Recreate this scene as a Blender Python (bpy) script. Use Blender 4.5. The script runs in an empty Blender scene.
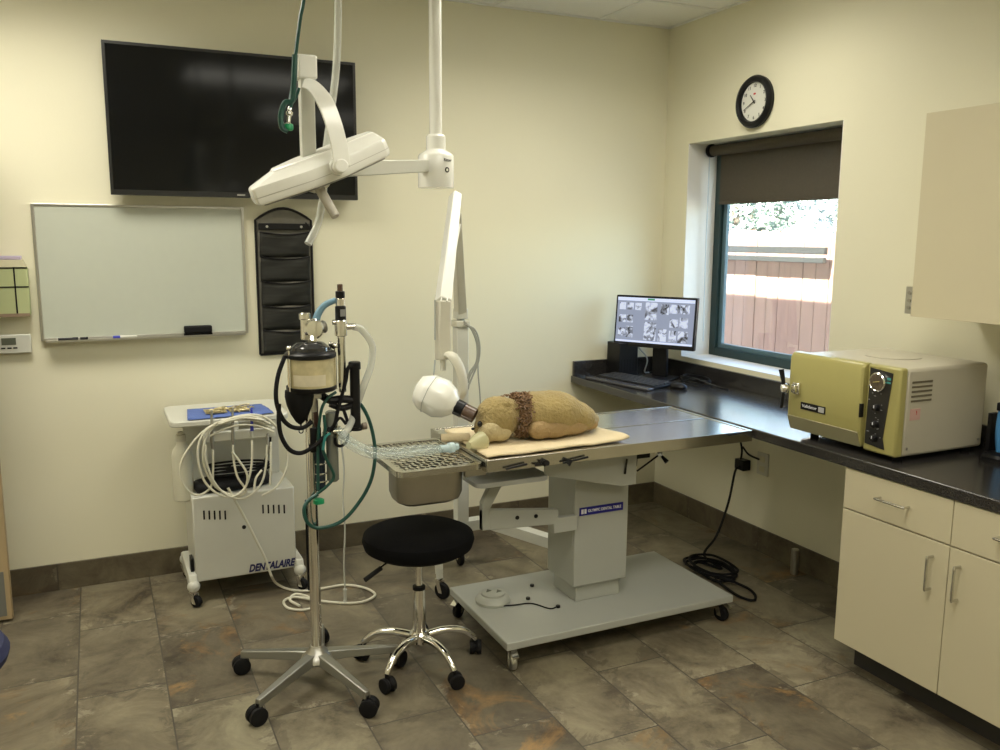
import bpy, bmesh, math, random
from mathutils import Vector, Matrix, Quaternion, noise
R = math.radians
random.seed(7)
C = bpy.context.scene.collection
sc = bpy.context.scene

# ------------------------------------------------------------------ camera, world, sun, exposure
CP = Vector((-2.99695, -4.18158, 1.57874)); YAW, PIT, ROL, FPX = 0.438146, 0.158207, 0.004881, 860.823
Fw = Vector((math.sin(YAW)*math.cos(PIT), math.cos(YAW)*math.cos(PIT), -math.sin(PIT)))
Rt0 = Vector((math.cos(YAW), -math.sin(YAW), 0)); Up0 = Rt0.cross(Fw)
Rt = Rt0*math.cos(ROL) + Up0*math.sin(ROL); Up = -Rt0*math.sin(ROL) + Up0*math.cos(ROL)
cam = bpy.data.objects.new('camera', bpy.data.cameras.new('camera')); C.objects.link(cam)
m3 = Matrix((Rt, Up, -Fw)).transposed()
cam.matrix_world = Matrix.Translation(CP) @ m3.to_4x4()
cam.data.sensor_width = 36; cam.data.lens = FPX/1000*36; cam.data.clip_start = .05
sc.camera = cam

w = bpy.data.worlds.new('world'); sc.world = w; w.use_nodes = True
nt = w.node_tree; bg = nt.nodes['Background']; sky = nt.nodes.new('ShaderNodeTexSky')
sky.sky_type = 'NISHITA'; sky.sun_disc = False; sky.sun_elevation = R(44); sky.sun_rotation = R(250); sky.air_density = 1.0
nt.links.new(sky.outputs[0], bg.inputs[0]); bg.inputs[1].default_value = 2.2

sun = bpy.data.objects.new('sun', bpy.data.lights.new('sun', 'SUN')); C.objects.link(sun)
sun.data.energy = 80.0; sun.data.angle = R(.6); sun.data.color = (1, .96, .90)
sun.rotation_euler = Vector((1.0, .35, -1.02)).to_track_quat('-Z', 'Y').to_euler()
LIGHT_COL = (1.0, .95, .82); LIGHT_W = 37
sc.view_settings.view_transform = 'Standard'; sc.view_settings.look = 'None'
sc.view_settings.exposure = -0.36; sc.view_settings.gamma = 1; sc.view_settings.use_curve_mapping = False

# ------------------------------------------------------------------ helpers
def at(px, py, Y):                       # photo pixel -> point on the plane y = Y
    d = Fw + Rt*((px-500)/FPX) - Up*((py-375)/FPX)
    return CP + d*((Y-CP.y)/d.y)
def atz(px, py, Z):
    d = Fw + Rt*((px-500)/FPX) - Up*((py-375)/FPX)
    return CP + d*((Z-CP.z)/d.z)
def V(*a): return Vector(a)

WM = {}
def thing(name, label, cat, loc=(0,0,0), rz=0, group=None):
    o = bpy.data.objects.new(name, None); C.objects.link(o); o.empty_display_size = .05
    o.location = loc; o.rotation_euler = (0,0,rz)
    WM[o.name] = Matrix.Translation(loc) @ Matrix.Rotation(rz, 4, 'Z')
    tag(o, label, cat, group); return o
def tag(o, label=None, cat=None, group=None, kind=None):
    if label: o['label'] = label
    if cat: o['category'] = cat
    if group: o['group'] = group
    if kind: o['kind'] = kind
    return o
def T(loc, rz=0): return Matrix.Translation(loc) @ Matrix.Rotation(rz, 4, 'Z')

class B:
    def __init__(s): s.bm = bmesh.new()
    def _new(s, verts, faces, M=None, mi=0):
        vs = [s.bm.verts.new(M @ Vector(v) if M else v) for v in verts]
        for f in faces:
            try:
                fc = s.bm.faces.new([vs[i] for i in f]); fc.material_index = mi
            except ValueError: pass
        return s
    def box(s, lo, hi, M=None, mi=0):
        x0,y0,z0 = lo; x1,y1,z1 = hi
        return s._new([(x0,y0,z0),(x1,y0,z0),(x1,y1,z0),(x0,y1,z0),(x0,y0,z1),(x1,y0,z1),(x1,y1,z1),(x0,y1,z1)],
            [(3,2,1,0),(4,5,6,7),(0,1,5,4),(1,2,6,5),(2,3,7,6),(3,0,4,7)], M, mi)
    def cbox(s, c, size, M=None, mi=0):
        c = Vector(c); h = Vector(size)/2
        return s.box(c-h, c+h, M, mi)
    def quad(s, a, b, c, d, mi=0): return s._new([a,b,c,d], [(0,1,2,3)], None, mi)
    def rings(s, rings, cap0=True, cap1=True, mi=0, close=True):
        n = len(rings[0]); vs = [p for r in rings for p in r]; fs = []
        for i in range(len(rings)-1):
            for j in range(n if close else n-1):
                k = (j+1) % n
                fs.append((i*n+j, i*n+k, (i+1)*n+k, (i+1)*n+j))
        if cap0: fs.append(tuple(reversed(range(n))))
        if cap1: fs.append(tuple(range((len(rings)-1)*n, len(rings)*n)))
        return s._new(vs, fs, None, mi)
    def lathe(s, prof, o=(0,0,0), axis=(0,0,1), n=24, mi=0, M=None):   # prof: (r, t)
        o = Vector(o); ax = Vector(axis).normalized(); q = Vector((0,0,1)).rotation_difference(ax)
        rr = []
        for r, t in prof:
            ring = [o + ax*t + q @ Vector((max(r,1e-4)*math.cos(2*math.pi*k/n), max(r,1e-4)*math.sin(2*math.pi*k/n), 0)) for k in range(n)]
            if M: ring = [M @ p for p in ring]
            rr.append(ring)
        return s.rings(rr, mi=mi)
    def cyl(s, a, b, r, r2=None, n=16, mi=0, bev=0):
        a = Vector(a); b = Vector(b); L = (b-a).length; r2 = r if r2 is None else r2
        if bev: prof = [(r-bev,0),(r,bev),(r2,L-bev),(r2-bev,L)]
        else: prof = [(r,0),(r2,L)]
        return s.lathe(prof, a, b-a, n, mi)
    def tube(s, pts, r, n=8, sub=8, mi=0, rf=None, smooth=True, corr=0, flat=1.0):
        P = [Vector(p) for p in pts]
        if smooth and len(P) > 2:
            Q = []
            for i in range(len(P)-1):
                p0 = P[i-1] if i else P[0]*2-P[1]; p1 = P[i]; p2 = P[i+1]; p3 = P[i+2] if i+2 < len(P) else P[-1]*2-P[-2]
                for k in range(sub):
                    t = k/sub
                    Q.append(.5*((2*p1)+(-p0+p2)*t+(2*p0-5*p1+4*p2-p3)*t*t+(-p0+3*p1-3*p2+p3)*t**3))
            Q.append(P[-1]); P = Q
        nrm = None; rr = []
        for i, p in enumerate(P):
            t = (P[min(i+1,len(P)-1)]-P[max(i-1,0)])
            if t.length < 1e-9: t = Vector((0,0,1))
            t.normalize()
            if nrm is None:
                nrm = t.cross(Vector((0,0,1)));
                if nrm.length < .1: nrm = t.cross(Vector((0,1,0)))
            nrm = (nrm - t*nrm.dot(t)).normalized(); bn = t.cross(nrm)
            rad = r if rf is None else rf(i/(len(P)-1))
            if corr: rad *= 1 + (corr if i % 2 else -corr)
            rr.append([p + nrm*rad*math.cos(2*math.pi*k/n) + bn*rad*flat*math.sin(2*math.pi*k/n) for k in range(n)])
        return s.rings(rr, mi=mi)
    def ball(s, c, r, M=None, n=16, mi=0, sc=(1,1,1), pw=1):
        c = Vector(c); rr = []
        m = n//2
        for i in range(1, m):
            a = math.pi*i/m; ring = []
            for k in range(n):
                b = 2*math.pi*k/n
                v = Vector((math.sin(a)*math.cos(b)*sc[0], math.sin(a)*math.sin(b)*sc[1], -math.cos(a)*sc[2]))*r
                ring.append(c + (M @ v if M else v))
            rr.append(ring)
        base = len(s.bm.verts); s.rings(rr, cap0=True, cap1=True, mi=mi); return s
    def prism(s, poly, a, b, mi=0):      # poly of 3D points, extruded from offset a to offset b (vectors)
        a = Vector(a); b = Vector(b)
        return s.rings([[Vector(p)+a for p in poly], [Vector(p)+b for p in poly]], mi=mi)
    def done(s, name, mats, parent=None, bev=0, smooth=True, M=None, sub=0, ang=35):
        bm = s.bm
        bmesh.ops.recalc_face_normals(bm, faces=bm.faces)
        me = bpy.data.meshes.new(name)
        if M: bmesh.ops.transform(bm, matrix=M, verts=bm.verts)
        o = bpy.data.objects.new(name, me)
        if parent is not None:
            W = WM[parent.name]; bmesh.ops.transform(bm, matrix=W.inverted(), verts=bm.verts)
        else:
            xs = [v.co for v in bm.verts]
            c = Vector(((min(v.x for v in xs)+max(v.x for v in xs))/2, (min(v.y for v in xs)+max(v.y for v in xs))/2, min(v.z for v in xs)))
            W = Matrix.Translation(c); bmesh.ops.transform(bm, matrix=W.inverted(), verts=bm.verts); o.location = c
        bm.to_mesh(me); bm.free()
        if smooth:
            for p in me.polygons: p.use_smooth = True
            me.set_sharp_from_angle(angle=R(ang))
        if not isinstance(mats, (list, tuple)): mats = [mats]
        for mm in mats: me.materials.append(mm)
        C.objects.link(o)
        if parent is not None: o.parent = parent
        WM[o.name] = W
        if bev:
            md = o.modifiers.new('bevel', 'BEVEL'); md.width = bev; md.segments = 2; md.limit_method = 'ANGLE'; md.angle_limit = R(40); md.harden_normals = False
        if sub:
            md = o.modifiers.new('sub', 'SUBSURF'); md.levels = sub; md.render_levels = sub
        return o
def struct(o): o['kind'] = 'structure'; return o

def text(body, size, M, name, m, parent, shear=0, bold=0, depth=.0006, fit=None):
    cu = bpy.data.curves.new(name, 'FONT'); cu.body = body; cu.size = size; cu.extrude = depth; cu.shear = shear; cu.offset = bold
    cu.align_x = 'CENTER'; cu.align_y = 'CENTER'; cu.resolution_u = 3
    tmp = bpy.data.objects.new('tmp', cu); C.objects.link(tmp)
    dg = bpy.context.evaluated_depsgraph_get(); me = bpy.data.meshes.new_from_object(tmp.evaluated_get(dg))
    bpy.data.objects.remove(tmp)
    if fit:
        xs = [v.co.x for v in me.vertices]; me.transform(Matrix.Scale(fit/(max(xs)-min(xs)), 4, (1,0,0)))
    me.transform(WM[parent.name].inverted() @ M); me.materials.clear(); me.materials.append(m)
    o = bpy.data.objects.new(name, me); C.objects.link(o); o.parent = parent; WM[o.name] = WM[parent.name]
    return o
def frame(o, x, y):                      # matrix with local x, y axes, at o
    x = Vector(x).normalized(); z = x.cross(Vector(y)).normalized(); y = z.cross(x)
    return Matrix.Translation(o) @ Matrix((x, y, z)).transposed().to_4x4()

# ------------------------------------------------------------------ materials
def mat(name, col, rough=.5, metal=0, nv=0, ns=20, bump=0, bs=60, spec=.5, trans=0, alpha=1, emit=None, es=0, coat=0, sheen=0, stretch=None):
    m = bpy.data.materials.new(name); m.use_nodes = True; n = m.node_tree.nodes; l = m.node_tree.links; p = n['Principled BSDF']
    p.inputs['Base Color'].default_value = (*col, 1); p.inputs['Roughness'].default_value = rough; p.inputs['Metallic'].default_value = metal
    p.inputs['Specular IOR Level'].default_value = spec; p.inputs['Transmission Weight'].default_value = trans; p.inputs['Alpha'].default_value = alpha
    p.inputs['Coat Weight'].default_value = coat; p.inputs['Sheen Weight'].default_value = sheen
    if emit: p.inputs['Emission Color'].default_value = (*emit, 1); p.inputs['Emission Strength'].default_value = es
    tc = n.new('ShaderNodeTexCoord'); src = tc.outputs['Object']
    if stretch:
        mp = n.new('ShaderNodeMapping'); mp.inputs['Scale'].default_value = stretch; l.new(src, mp.inputs[0]); src = mp.outputs[0]
    if nv == 0 and bump == 0: nv = .03
    if nv:
        t = n.new('ShaderNodeTexNoise'); t.inputs['Scale'].default_value = ns; t.inputs['Detail'].default_value = 4; l.new(src, t.inputs['Vector'])
        r = n.new('ShaderNodeMapRange'); r.inputs[3].default_value = 1-nv; r.inputs[4].default_value = 1+nv; l.new(t.outputs[0], r.inputs[0])
        x = n.new('ShaderNodeVectorMath'); x.operation = 'SCALE'; x.inputs[0].default_value = col; l.new(r.outputs[0], x.inputs['Scale']); l.new(x.outputs[0], p.inputs['Base Color'])
    if bump:
        t = n.new('ShaderNodeTexNoise'); t.inputs['Scale'].default_value = bs; t.inputs['Detail'].default_value = 3; l.new(src, t.inputs['Vector'])
        b = n.new('ShaderNodeBump'); b.inputs['Strength'].default_value = bump; b.inputs['Distance'].default_value = .01; l.new(t.outputs[0], b.inputs['Height']); l.new(b.outputs[0], p.inputs['Normal'])
    return m
M = {}
M['wall'] = mat('cream_wall_paint', (.76,.73,.56), .55, bump=.04, bs=180, nv=.015, ns=3, spec=.3)
M['sill'] = mat('white_sill_paint', (.78,.76,.70), .5)
M['ceil_grid'] = mat('ceiling_grid_white', (.8,.8,.76), .5)
M['white'] = mat('white_painted_metal', (.60,.60,.53), .35)
M['lampwhite'] = mat('white_lamp_plastic', (.88,.88,.82), .25, coat=.3)
M['ivory'] = mat('ivory_plastic', (.60,.58,.48), .4)
M['grey'] = mat('grey_painted_metal', (.42,.43,.39), .38, nv=.04, ns=8)
M['greyd'] = mat('darker_grey_paint', (.36,.38,.35), .42)
M['steel'] = mat('stainless_steel', (.60,.59,.55), .22, 1, nv=.06, ns=30, stretch=(1,12,12))
M['steeld'] = mat('dull_stainless_steel', (.42,.40,.35), .38, 1, nv=.1, ns=20)
M['chrome'] = mat('chrome', (.82,.81,.78), .12, 1)
M['alu'] = mat('brushed_aluminium', (.55,.54,.50), .35, 1)
M['legalu'] = mat('dull_cast_aluminium', (.33,.33,.30), .4, .9)
M['black'] = mat('black_plastic', (.008,.008,.009), .35, spec=.25)
M['rubber'] = mat('black_rubber', (.008,.008,.009), .6, spec=.2)
M['blackfab'] = mat('black_fabric', (.004,.004,.0045), 1, spec=.15, bump=.3, bs=300)
M['screen'] = mat('black_glass_screen', (.004,.0045,.005), .10, spec=.3)
M['tvbez'] = mat('black_bezel', (.012,.012,.012), .3)
M['board'] = mat('whiteboard_surface', (.49,.515,.44), .28)
M['mesh'] = mat('black_wire_mesh', (.04,.04,.036), .9, spec=.1, nv=.5, ns=14, stretch=(.6,1,4))
M['meshlight'] = mat('grey_wire_mesh', (.16,.15,.12), .6, nv=.3, ns=30)
M['green'] = mat('teal_green_hose', (.008,.065,.05), .4)
M['greenp'] = mat('green_plastic', (.01,.3,.12), .4)
M['bluehose'] = mat('blue_plastic_hose', (.16,.30,.40), .5)
M['bluecl'] = mat('blue_cloth', (.10,.16,.42), .9, bump=.4, bs=60, nv=.1, ns=40)
M['navy'] = mat('navy_fabric', (.012,.016,.06), .8)
M['navyink'] = mat('navy_ink', (.01,.012,.09), .5)
M['whiteink'] = mat('white_ink', (.75,.75,.8), .5)
M['blackink'] = mat('black_ink', (.02,.02,.02), .5)
M['redink'] = mat('red_ink', (.6,.05,.04), .5)
M['labelblue'] = mat('blue_label', (.012,.012,.22), .4)
M['bluerod'] = mat('blue_plastic', (.03,.04,.4), .4)
M['hosewhite'] = mat('off_white_hose', (.66,.64,.52), .45)
M['hosegrey'] = mat('grey_metal_handpiece', (.35,.34,.30), .35, .7)
M['bottle'] = mat('milky_plastic_bottle', (.68,.66,.52), .35, trans=.15)
M['clear'] = mat('clear_corrugated_plastic', (.60,.70,.68), .2, alpha=.26)
M['clearb'] = mat('pale_blue_clear_plastic', (.62,.78,.82), .2, alpha=.6)
M['clearhose'] = mat('milky_clear_hose', (.70,.72,.66), .25, alpha=.55)
M['cleary'] = mat('yellowish_clear_plastic', (.62,.60,.36), .2, alpha=.6)
M['canister'] = mat('cream_absorbent_canister', (.56,.49,.29), .25, nv=.5, ns=22)
M['soda'] = mat('printed_label', (.66,.60,.44), .4, nv=.1, ns=60)
M['fur'] = mat('tan_plush_fur', (.33,.25,.10), .95, sheen=.1, nv=.28, ns=14, bump=.9, bs=90)
M['mane'] = mat('reddish_brown_mane_fur', (.21,.115,.05), .95, sheen=.2, nv=.4, ns=20, bump=1, bs=90)
M['muzzle'] = mat('cream_muzzle_fur', (.46,.38,.21), .95, sheen=.1, nv=.15, ns=25, bump=.7, bs=100)
M['paw'] = mat('pinkish_tan_fur', (.34,.235,.11), .95, nv=.25, ns=18, bump=.8, bs=90)
M['towel'] = mat('cream_towel', (.66,.55,.35), .95, bump=.4, bs=80, nv=.06, ns=10)
M['counter'] = mat('black_speckled_laminate', (.028,.026,.025), .19, nv=.8, ns=260, spec=.9)
M['cab'] = mat('almond_laminate', (.60,.545,.38), .42, nv=.02, ns=4)
M['toe'] = mat('dark_toe_kick', (.03,.028,.025), .6)
M['mustard'] = mat('mustard_yellow_enamel', (.38,.345,.125), .32)
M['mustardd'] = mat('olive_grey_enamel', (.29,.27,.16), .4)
M['acside'] = mat('beige_enamel', (.50,.465,.37), .42)
M['frame'] = mat('dark_teal_window_frame', (.012,.034,.034), .35)
M['blind'] = mat('brown_solar_blind', (.075,.062,.042), .85, alpha=.965, nv=.15, ns=90, bump=.2, bs=400)
M['fence'] = mat('cedar_fence_board', (.27,.155,.115), .8, nv=.25, ns=5, stretch=(3,3,.6))
M['railg'] = mat('shade_darkened_rail', (.012,.012,.011), .7)  # base colour darkened to stand in for shade on the rails
M['leaf'] = mat('grey_green_leaf', (.17,.22,.17), .6, nv=.4, ns=3)
M['leafl'] = mat('pale_leaf', (.30,.34,.31), .5, nv=.4, ns=3)
M['bark'] = mat('bark', (.12,.09,.06), .9)
M['ground'] = mat('outdoor_concrete', (.35,.33,.30), .9, nv=.1, ns=3)
M['stucco'] = mat('outside_stucco', (.5,.45,.38), .9)
M['ltgreen'] = mat('light_green_folder', (.42,.46,.24), .6)
M['lav'] = mat('lavender_paper', (.42,.36,.48), .7)
M['cream'] = mat('cream_paper', (.62,.58,.40), .7)
M['lcd'] = mat('lcd_grey', (.10,.11,.08), .3)
M['doorp'] = mat('tan_door_paint', (.40,.30,.17), .5)
M['kick'] = mat('grey_kick_plate', (.16,.16,.14), .5)
M['blue'] = mat('bright_blue_plastic', (.06,.25,.55), .4)
M['pink'] = mat('pale_pink_sticker', (.6,.38,.34), .6)
M['clockface'] = mat('clock_face', (.72,.72,.66), .4)
M['brownclear'] = mat('brown_tinted_plastic', (.10,.06,.04), .25)
M['darkred'] = mat('dark_red_brown_tube', (.05,.02,.015), .4)

def tile_mat(name, vert=None):
    m = bpy.data.materials.new(name); m.use_nodes = True; n = m.node_tree.nodes; l = m.node_tree.links; p = n['Principled BSDF']
    def N(t, **k):
        x = n.new(t)
        for a, b in k.items(): setattr(x, a, b)
        return x
    def Mt(op, a, b=None):
        x = N('ShaderNodeMath', operation=op)
        for i, v in enumerate((a, b)):
            if v is None: continue
            if isinstance(v, (int, float)): x.inputs[i].default_value = v
            else: l.new(v, x.inputs[i])
        return x.outputs[0]
    geo = N('ShaderNodeNewGeometry'); sp = N('ShaderNodeSeparateXYZ'); l.new(geo.outputs['Position'], sp.inputs[0])
    W_, L_ = .2883, .5766
    if vert is None:
        u = Mt('DIVIDE', Mt('SUBTRACT', sp.outputs[0], -3.143), W_); k = Mt('FLOOR', u)
        vv = Mt('DIVIDE', Mt('ADD', Mt('ADD', sp.outputs[1], .503), Mt('MULTIPLY', k, .1922)), L_)
    else:
        u = Mt('DIVIDE', Mt('ADD', sp.outputs[2], .6), 1.0); k = Mt('FLOOR', u)
        vv = Mt('DIVIDE', Mt('ADD', sp.outputs[vert], .35), L_)
    j = Mt('FLOOR', vv)
    fu = Mt('FRACT', u); fv = Mt('FRACT', vv)
    eu = Mt('MULTIPLY', Mt('MINIMUM', fu, Mt('SUBTRACT', 1, fu)), W_); ev = Mt('MULTIPLY', Mt('MINIMUM', fv, Mt('SUBTRACT', 1, fv)), L_)
    ed = Mt('MINIMUM', eu, ev) if vert is None else ev
    gr = Mt('LESS_THAN', ed, .0026)
    cb = N('ShaderNodeCombineXYZ'); l.new(k, cb.inputs[0]); l.new(j, cb.inputs[1])
    wn = N('ShaderNodeTexWhiteNoise'); wn.noise_dimensions = '3D'; l.new(cb.outputs[0], wn.inputs[0])
    off = N('ShaderNodeVectorMath', operation='MULTIPLY_ADD'); l.new(wn.outputs['Color'], off.inputs[0]); off.inputs[1].default_value = (30,30,30); l.new(geo.outputs['Position'], off.inputs[2])
    def noise_(scale, det=5, rough=.6, dist=0):
        x = N('ShaderNodeTexNoise'); x.inputs['Scale'].default_value = scale; x.inputs['Detail'].default_value = det; x.inputs['Roughness'].default_value = rough; x.inputs['Distortion'].default_value = dist
        l.new(off.outputs[0], x.inputs['Vector']); return x.outputs[0]
    def ramp(f, stops):
        x = N('ShaderNodeValToRGB'); e = x.color_ramp.elements
        for i, (pos, c) in enumerate(stops):
            el = e[i] if i < 2 else e.new(pos)
            el.position = pos; el.color = (*c, 1) if len(c) == 3 else c
        l.new(f, x.inputs[0]); return x.outputs[0]
    def mix(f, a, b, bt='MIX'):
        x = N('ShaderNodeMix', data_type='RGBA', blend_type=bt)
        for s_, v in ((x.inputs[0], f), (x.inputs[6], a), (x.inputs[7], b)):
            if isinstance(v, (int, float)): s_.default_value = v
            elif isinstance(v, tuple): s_.default_value = (*v, 1)
            else: l.new(v, s_)
        return x.outputs[2]
    base = ramp(noise_(3.4, 10, .70, .5), [(.32,(.060,.050,.036)), (.68,(.275,.255,.180)), (.42,(.135,.118,.084)), (.55,(.205,.186,.132))])
    tint = ramp(wn.outputs['Value'], [(0,(.62,.58,.55)), (1,(1.22,1.22,1.15)), (.35,(.85,.80,.74)), (.7,(1.05,1.0,.92))])
    base = mix(1.0, base, tint, 'MULTIPLY')
    # rust patches
    sw = N('ShaderNodeSeparateColor'); l.new(wn.outputs['Color'], sw.inputs[0])
    rustm = ramp(noise_(2.8, 9, .72, 1.0), [(.54,(0,0,0)), (.63,(1,1,1))])
    has = Mt('GREATER_THAN', sw.outputs[1], .55)
    rm = Mt('MULTIPLY', rustm, Mt('MULTIPLY', has, .75 if vert is None else .2))
    rustc = ramp(noise_(9, 4), [(.35,(.085,.042,.018)), (.65,(.34,.20,.07))])
    base = mix(rm, base, rustc)
    ex = N('ShaderNodeMapRange'); ex.inputs[1].default_value = .09; ex.inputs[2].default_value = 0; ex.inputs[3].default_value = 0; ex.inputs[4].default_value = .16; l.new(ed, ex.inputs[0])
    dk = ramp(Mt('ADD', noise_(5.5, 10, .75, 1.0), ex.outputs[0]), [(.63,(0,0,0)), (.68,(1,1,1))])
    ck_ = ramp(Mt('ADD', noise_(7.5, 9, .7, .6), ex.outputs[0]), [(.70,(0,0,0)), (.74,(1,1,1))])
    base = mix(Mt('MULTIPLY', ck_, .5), base, (.34,.31,.22))
    base = mix(Mt('MULTIPLY', dk, .42), base, (.055,.042,.032))
    base = mix(gr, base, (.07,.06,.045))
    if vert is not None: base = mix(1.0, base, (.78,.76,.72), 'MULTIPLY')
    l.new(base, p.inputs['Base Color'])
    rr = N('ShaderNodeMapRange'); rr.inputs[3].default_value = .32; rr.inputs[4].default_value = .55; l.new(noise_(6), rr.inputs[0]); l.new(rr.outputs[0], p.inputs['Roughness'])
    bp = N('ShaderNodeBump'); bp.inputs['Strength'].default_value = .35; bp.inputs['Distance'].default_value = .004
    hh = Mt('SUBTRACT', noise_(14, 4), Mt('MULTIPLY', gr, 1.0)); l.new(hh, bp.inputs['Height']); l.new(bp.outputs[0], p.inputs['Normal'])
    return m
M['floor'] = tile_mat('slate_look_floor_tile'); M['base_b'] = tile_mat('tile_baseboard_back', 0); M['base_r'] = tile_mat('tile_baseboard_right', 1)

def ceil_mat():
    m = mat('ceiling_panel', (.86,.86,.80), .9, nv=.05, ns=120, bump=.3, bs=200); return m
M['ceil'] = ceil_mat()
def glass_mat():
    m = bpy.data.materials.new('window_glass'); m.use_nodes = True; n = m.node_tree.nodes; l = m.node_tree.links
    n.remove(n['Principled BSDF']); t = n.new('ShaderNodeBsdfTransparent'); t.inputs[0].default_value = (.93,.96,.95,1)
    g = n.new('ShaderNodeBsdfGlossy'); g.inputs['Roughness'].default_value = .01; fr = n.new('ShaderNodeFresnel'); ge = n.new('ShaderNodeNewGeometry'); mr = n.new('ShaderNodeMapRange'); mr.inputs[3].default_value = 1.5; mr.inputs[4].default_value = .6667
    l.new(ge.outputs['Backfacing'], mr.inputs[0]); l.new(mr.outputs[0], fr.inputs[0])
    mx = n.new('ShaderNodeMixShader'); mu = n.new('ShaderNodeMath'); mu.operation = 'MULTIPLY'; mu.inputs[1].default_value = 1.6; mu.use_clamp = True
    l.new(fr.outputs[0], mu.inputs[0]); l.new(mu.outputs[0], mx.inputs[0]); l.new(t.outputs[0], mx.inputs[1]); l.new(g.outputs[0], mx.inputs[2])
    l.new(mx.outputs[0], n['Material Output'].inputs[0]); return m
M['glass'] = glass_mat()
def emis(name, col, s, nz=None):
    m = bpy.data.materials.new(name); m.use_nodes = True; n = m.node_tree.nodes; l = m.node_tree.links; p = n['Principled BSDF']
    p.inputs['Base Color'].default_value = (.02,.02,.02,1); p.inputs['Emission Color'].default_value = (*col,1); p.inputs['Emission Strength'].default_value = s; p.inputs['Roughness'].default_value = .3
    if nz:
        tc = n.new('ShaderNodeTexCoord'); t = n.new('ShaderNodeTexNoise'); t.inputs['Scale'].default_value = nz; t.inputs['Detail'].default_value = 3; t.inputs['Distortion'].default_value = 1
        r = n.new('ShaderNodeValToRGB'); e = r.color_ramp.elements; e[0].position = .33; e[0].color = (.01,.012,.02,1); e[1].position = .54; e[1].color = (.75,.82,1,1)
        q = e.new(.42); q.color = (.25,.28,.36,1)
        l.new(tc.outputs['Object'], t.inputs[0]); l.new(t.outputs[0], r.inputs[0]); l.new(r.outputs[0], p.inputs['Emission Color'])
    return m

# ------------------------------------------------------------------ room shell
XL, YF, H = -4.6, -5.6, 2.74
struct(B().box((XL-.1,YF-.1,-.1),(.25,.1,0)).done('floor', M['floor'], smooth=False))
struct(B().box((XL-.1,YF-.1,H),(.24,.12,H+.10)).done('ceiling', M['ceil'], smooth=False))
struct(B().box((XL-.3,YF-.3,H+.101),(.62,4.5,H+.24)).done('roof', mat('roof_board', (.5,.45,.38), .9), smooth=False))
struct(B().box((XL-.1,0,0),(.24,.12,H)).done('wall_back', M['wall'], smooth=False))
struct(B().box((XL-.1,YF,0),(XL,0,H)).done('wall_left', M['wall'], smooth=False))
struct(B().box((XL-.1,YF-.1,0),(.24,YF,H)).done('wall_front', M['wall'], smooth=False))
WY0, WY1, WZ0, WZ1 = -1.303, -.212, .915, 2.093
wr = B(); D = .24
wr.box((0,YF,0),(D,WY0,H)).box((0,WY1,0),(D,0,H)).box((0,WY0,0),(D,WY1,WZ0)).box((0,WY0,WZ1),(D,WY1,H))
struct(wr.done('wall_right', M['wall'], smooth=False))
struct(B().box((XL,-.012,0),(0,0,.123)).done('baseboard_back', M['base_b'], bev=.002, smooth=False))
struct(B().box((-.012,YF,0),(0,-.012,.123)).done('baseboard_right', M['base_r'], bev=.002, smooth=False))
tg = B()
for k in range(-1, 8): tg.box((-.46-.61*k-.012, YF, H-.006), (-.46-.61*k+.012, 0, H-.0005)) if -.46-.61*k < -.02 and -.46-.61*k > XL else None
for k in range(0, 9): tg.box((XL, -.435-.61*k-.012, H-.0065), (0, -.435-.61*k+.012, H-.0005))
tg.box((XL,-.02,H-.007),(0,0,H-.0005)).box((-.02,YF,H-.007),(0,0,H-.0005))
struct(tg.done('trim_ceiling', M['ceil_grid'], smooth=False))
# window
wf = B(); X0, X1 = .195, .24
wf.box((X0,WY1-.055,WZ0),(X1,WY1,WZ1)).box((X0,WY0,WZ0),(X1,WY0+.055,WZ1)).box((X0,WY0+.055,WZ0),(X1,WY1-.055,WZ0+.05)).box((X0,WY0+.055,WZ1-.05),(X1,WY1-.055,WZ1))
win = struct(wf.done('window_1', M['frame'], bev=.003, smooth=False))
s2 = B(); a, b = .215, .237
s2.box((a,WY1-.085,WZ0+.05),(b,WY1-.055,WZ1-.05)).box((a,WY0+.055,WZ0+.05),(b,WY0+.085,WZ1-.05)).box((a,WY0+.085,WZ0+.05),(b,WY1-.085,WZ0+.075)).box((a,WY0+.085,WZ1-.075),(b,WY1-.085,WZ1-.05))
sash = s2.done('sash', mat('pale_blue_grey_sash', (.10,.17,.20), .35), win, bev=.002, smooth=False)
B().box((.224,WY0+.085,WZ0+.075),(.229,WY1-.085,WZ1-.075)).done('glass_pane', M['glass'], sash, smooth=False)
rev = B()
rev.box((.0,WY0,WZ0),(X0,WY1,WZ0+.004)).box((.0,WY1-.004,WZ0+.004),(X0,WY1,WZ1)).box((.0,WY0,WZ0+.004),(X0,WY0+.004,WZ1))
struct(rev.done('trim_window', M['sill'], smooth=False))
# roller blind
bl = thing('roller_blind', 'brown roller blind pulled down over the top of the window', 'blind', (.14,-.75,WZ1))
B().cyl((.14,-.252,2.058),(.14,-1.29,2.058),.03,n=20).done('roller', M['blind'], bl)
B().box((.168,-1.285,1.775),(.171,-.285,2.06)).done('shade', M['blind'], bl, smooth=False)
B().box((.163,-1.285,1.765),(.177,-.285,1.78)).done('hem_bar', M['blind'], bl, bev=.002)
B().cyl((.13,-.240,2.058),(.13,-.253,2.058),.036,n=20).done('bracket', M['black'], bl)
B().tube([(.12,-.245,2.03),(.122,-.243,1.5),(.13,-.243,1.0)],.0035,n=6).done('pull_cord', mat('pale_cord', (.6,.66,.68), .4), bl)
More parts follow.
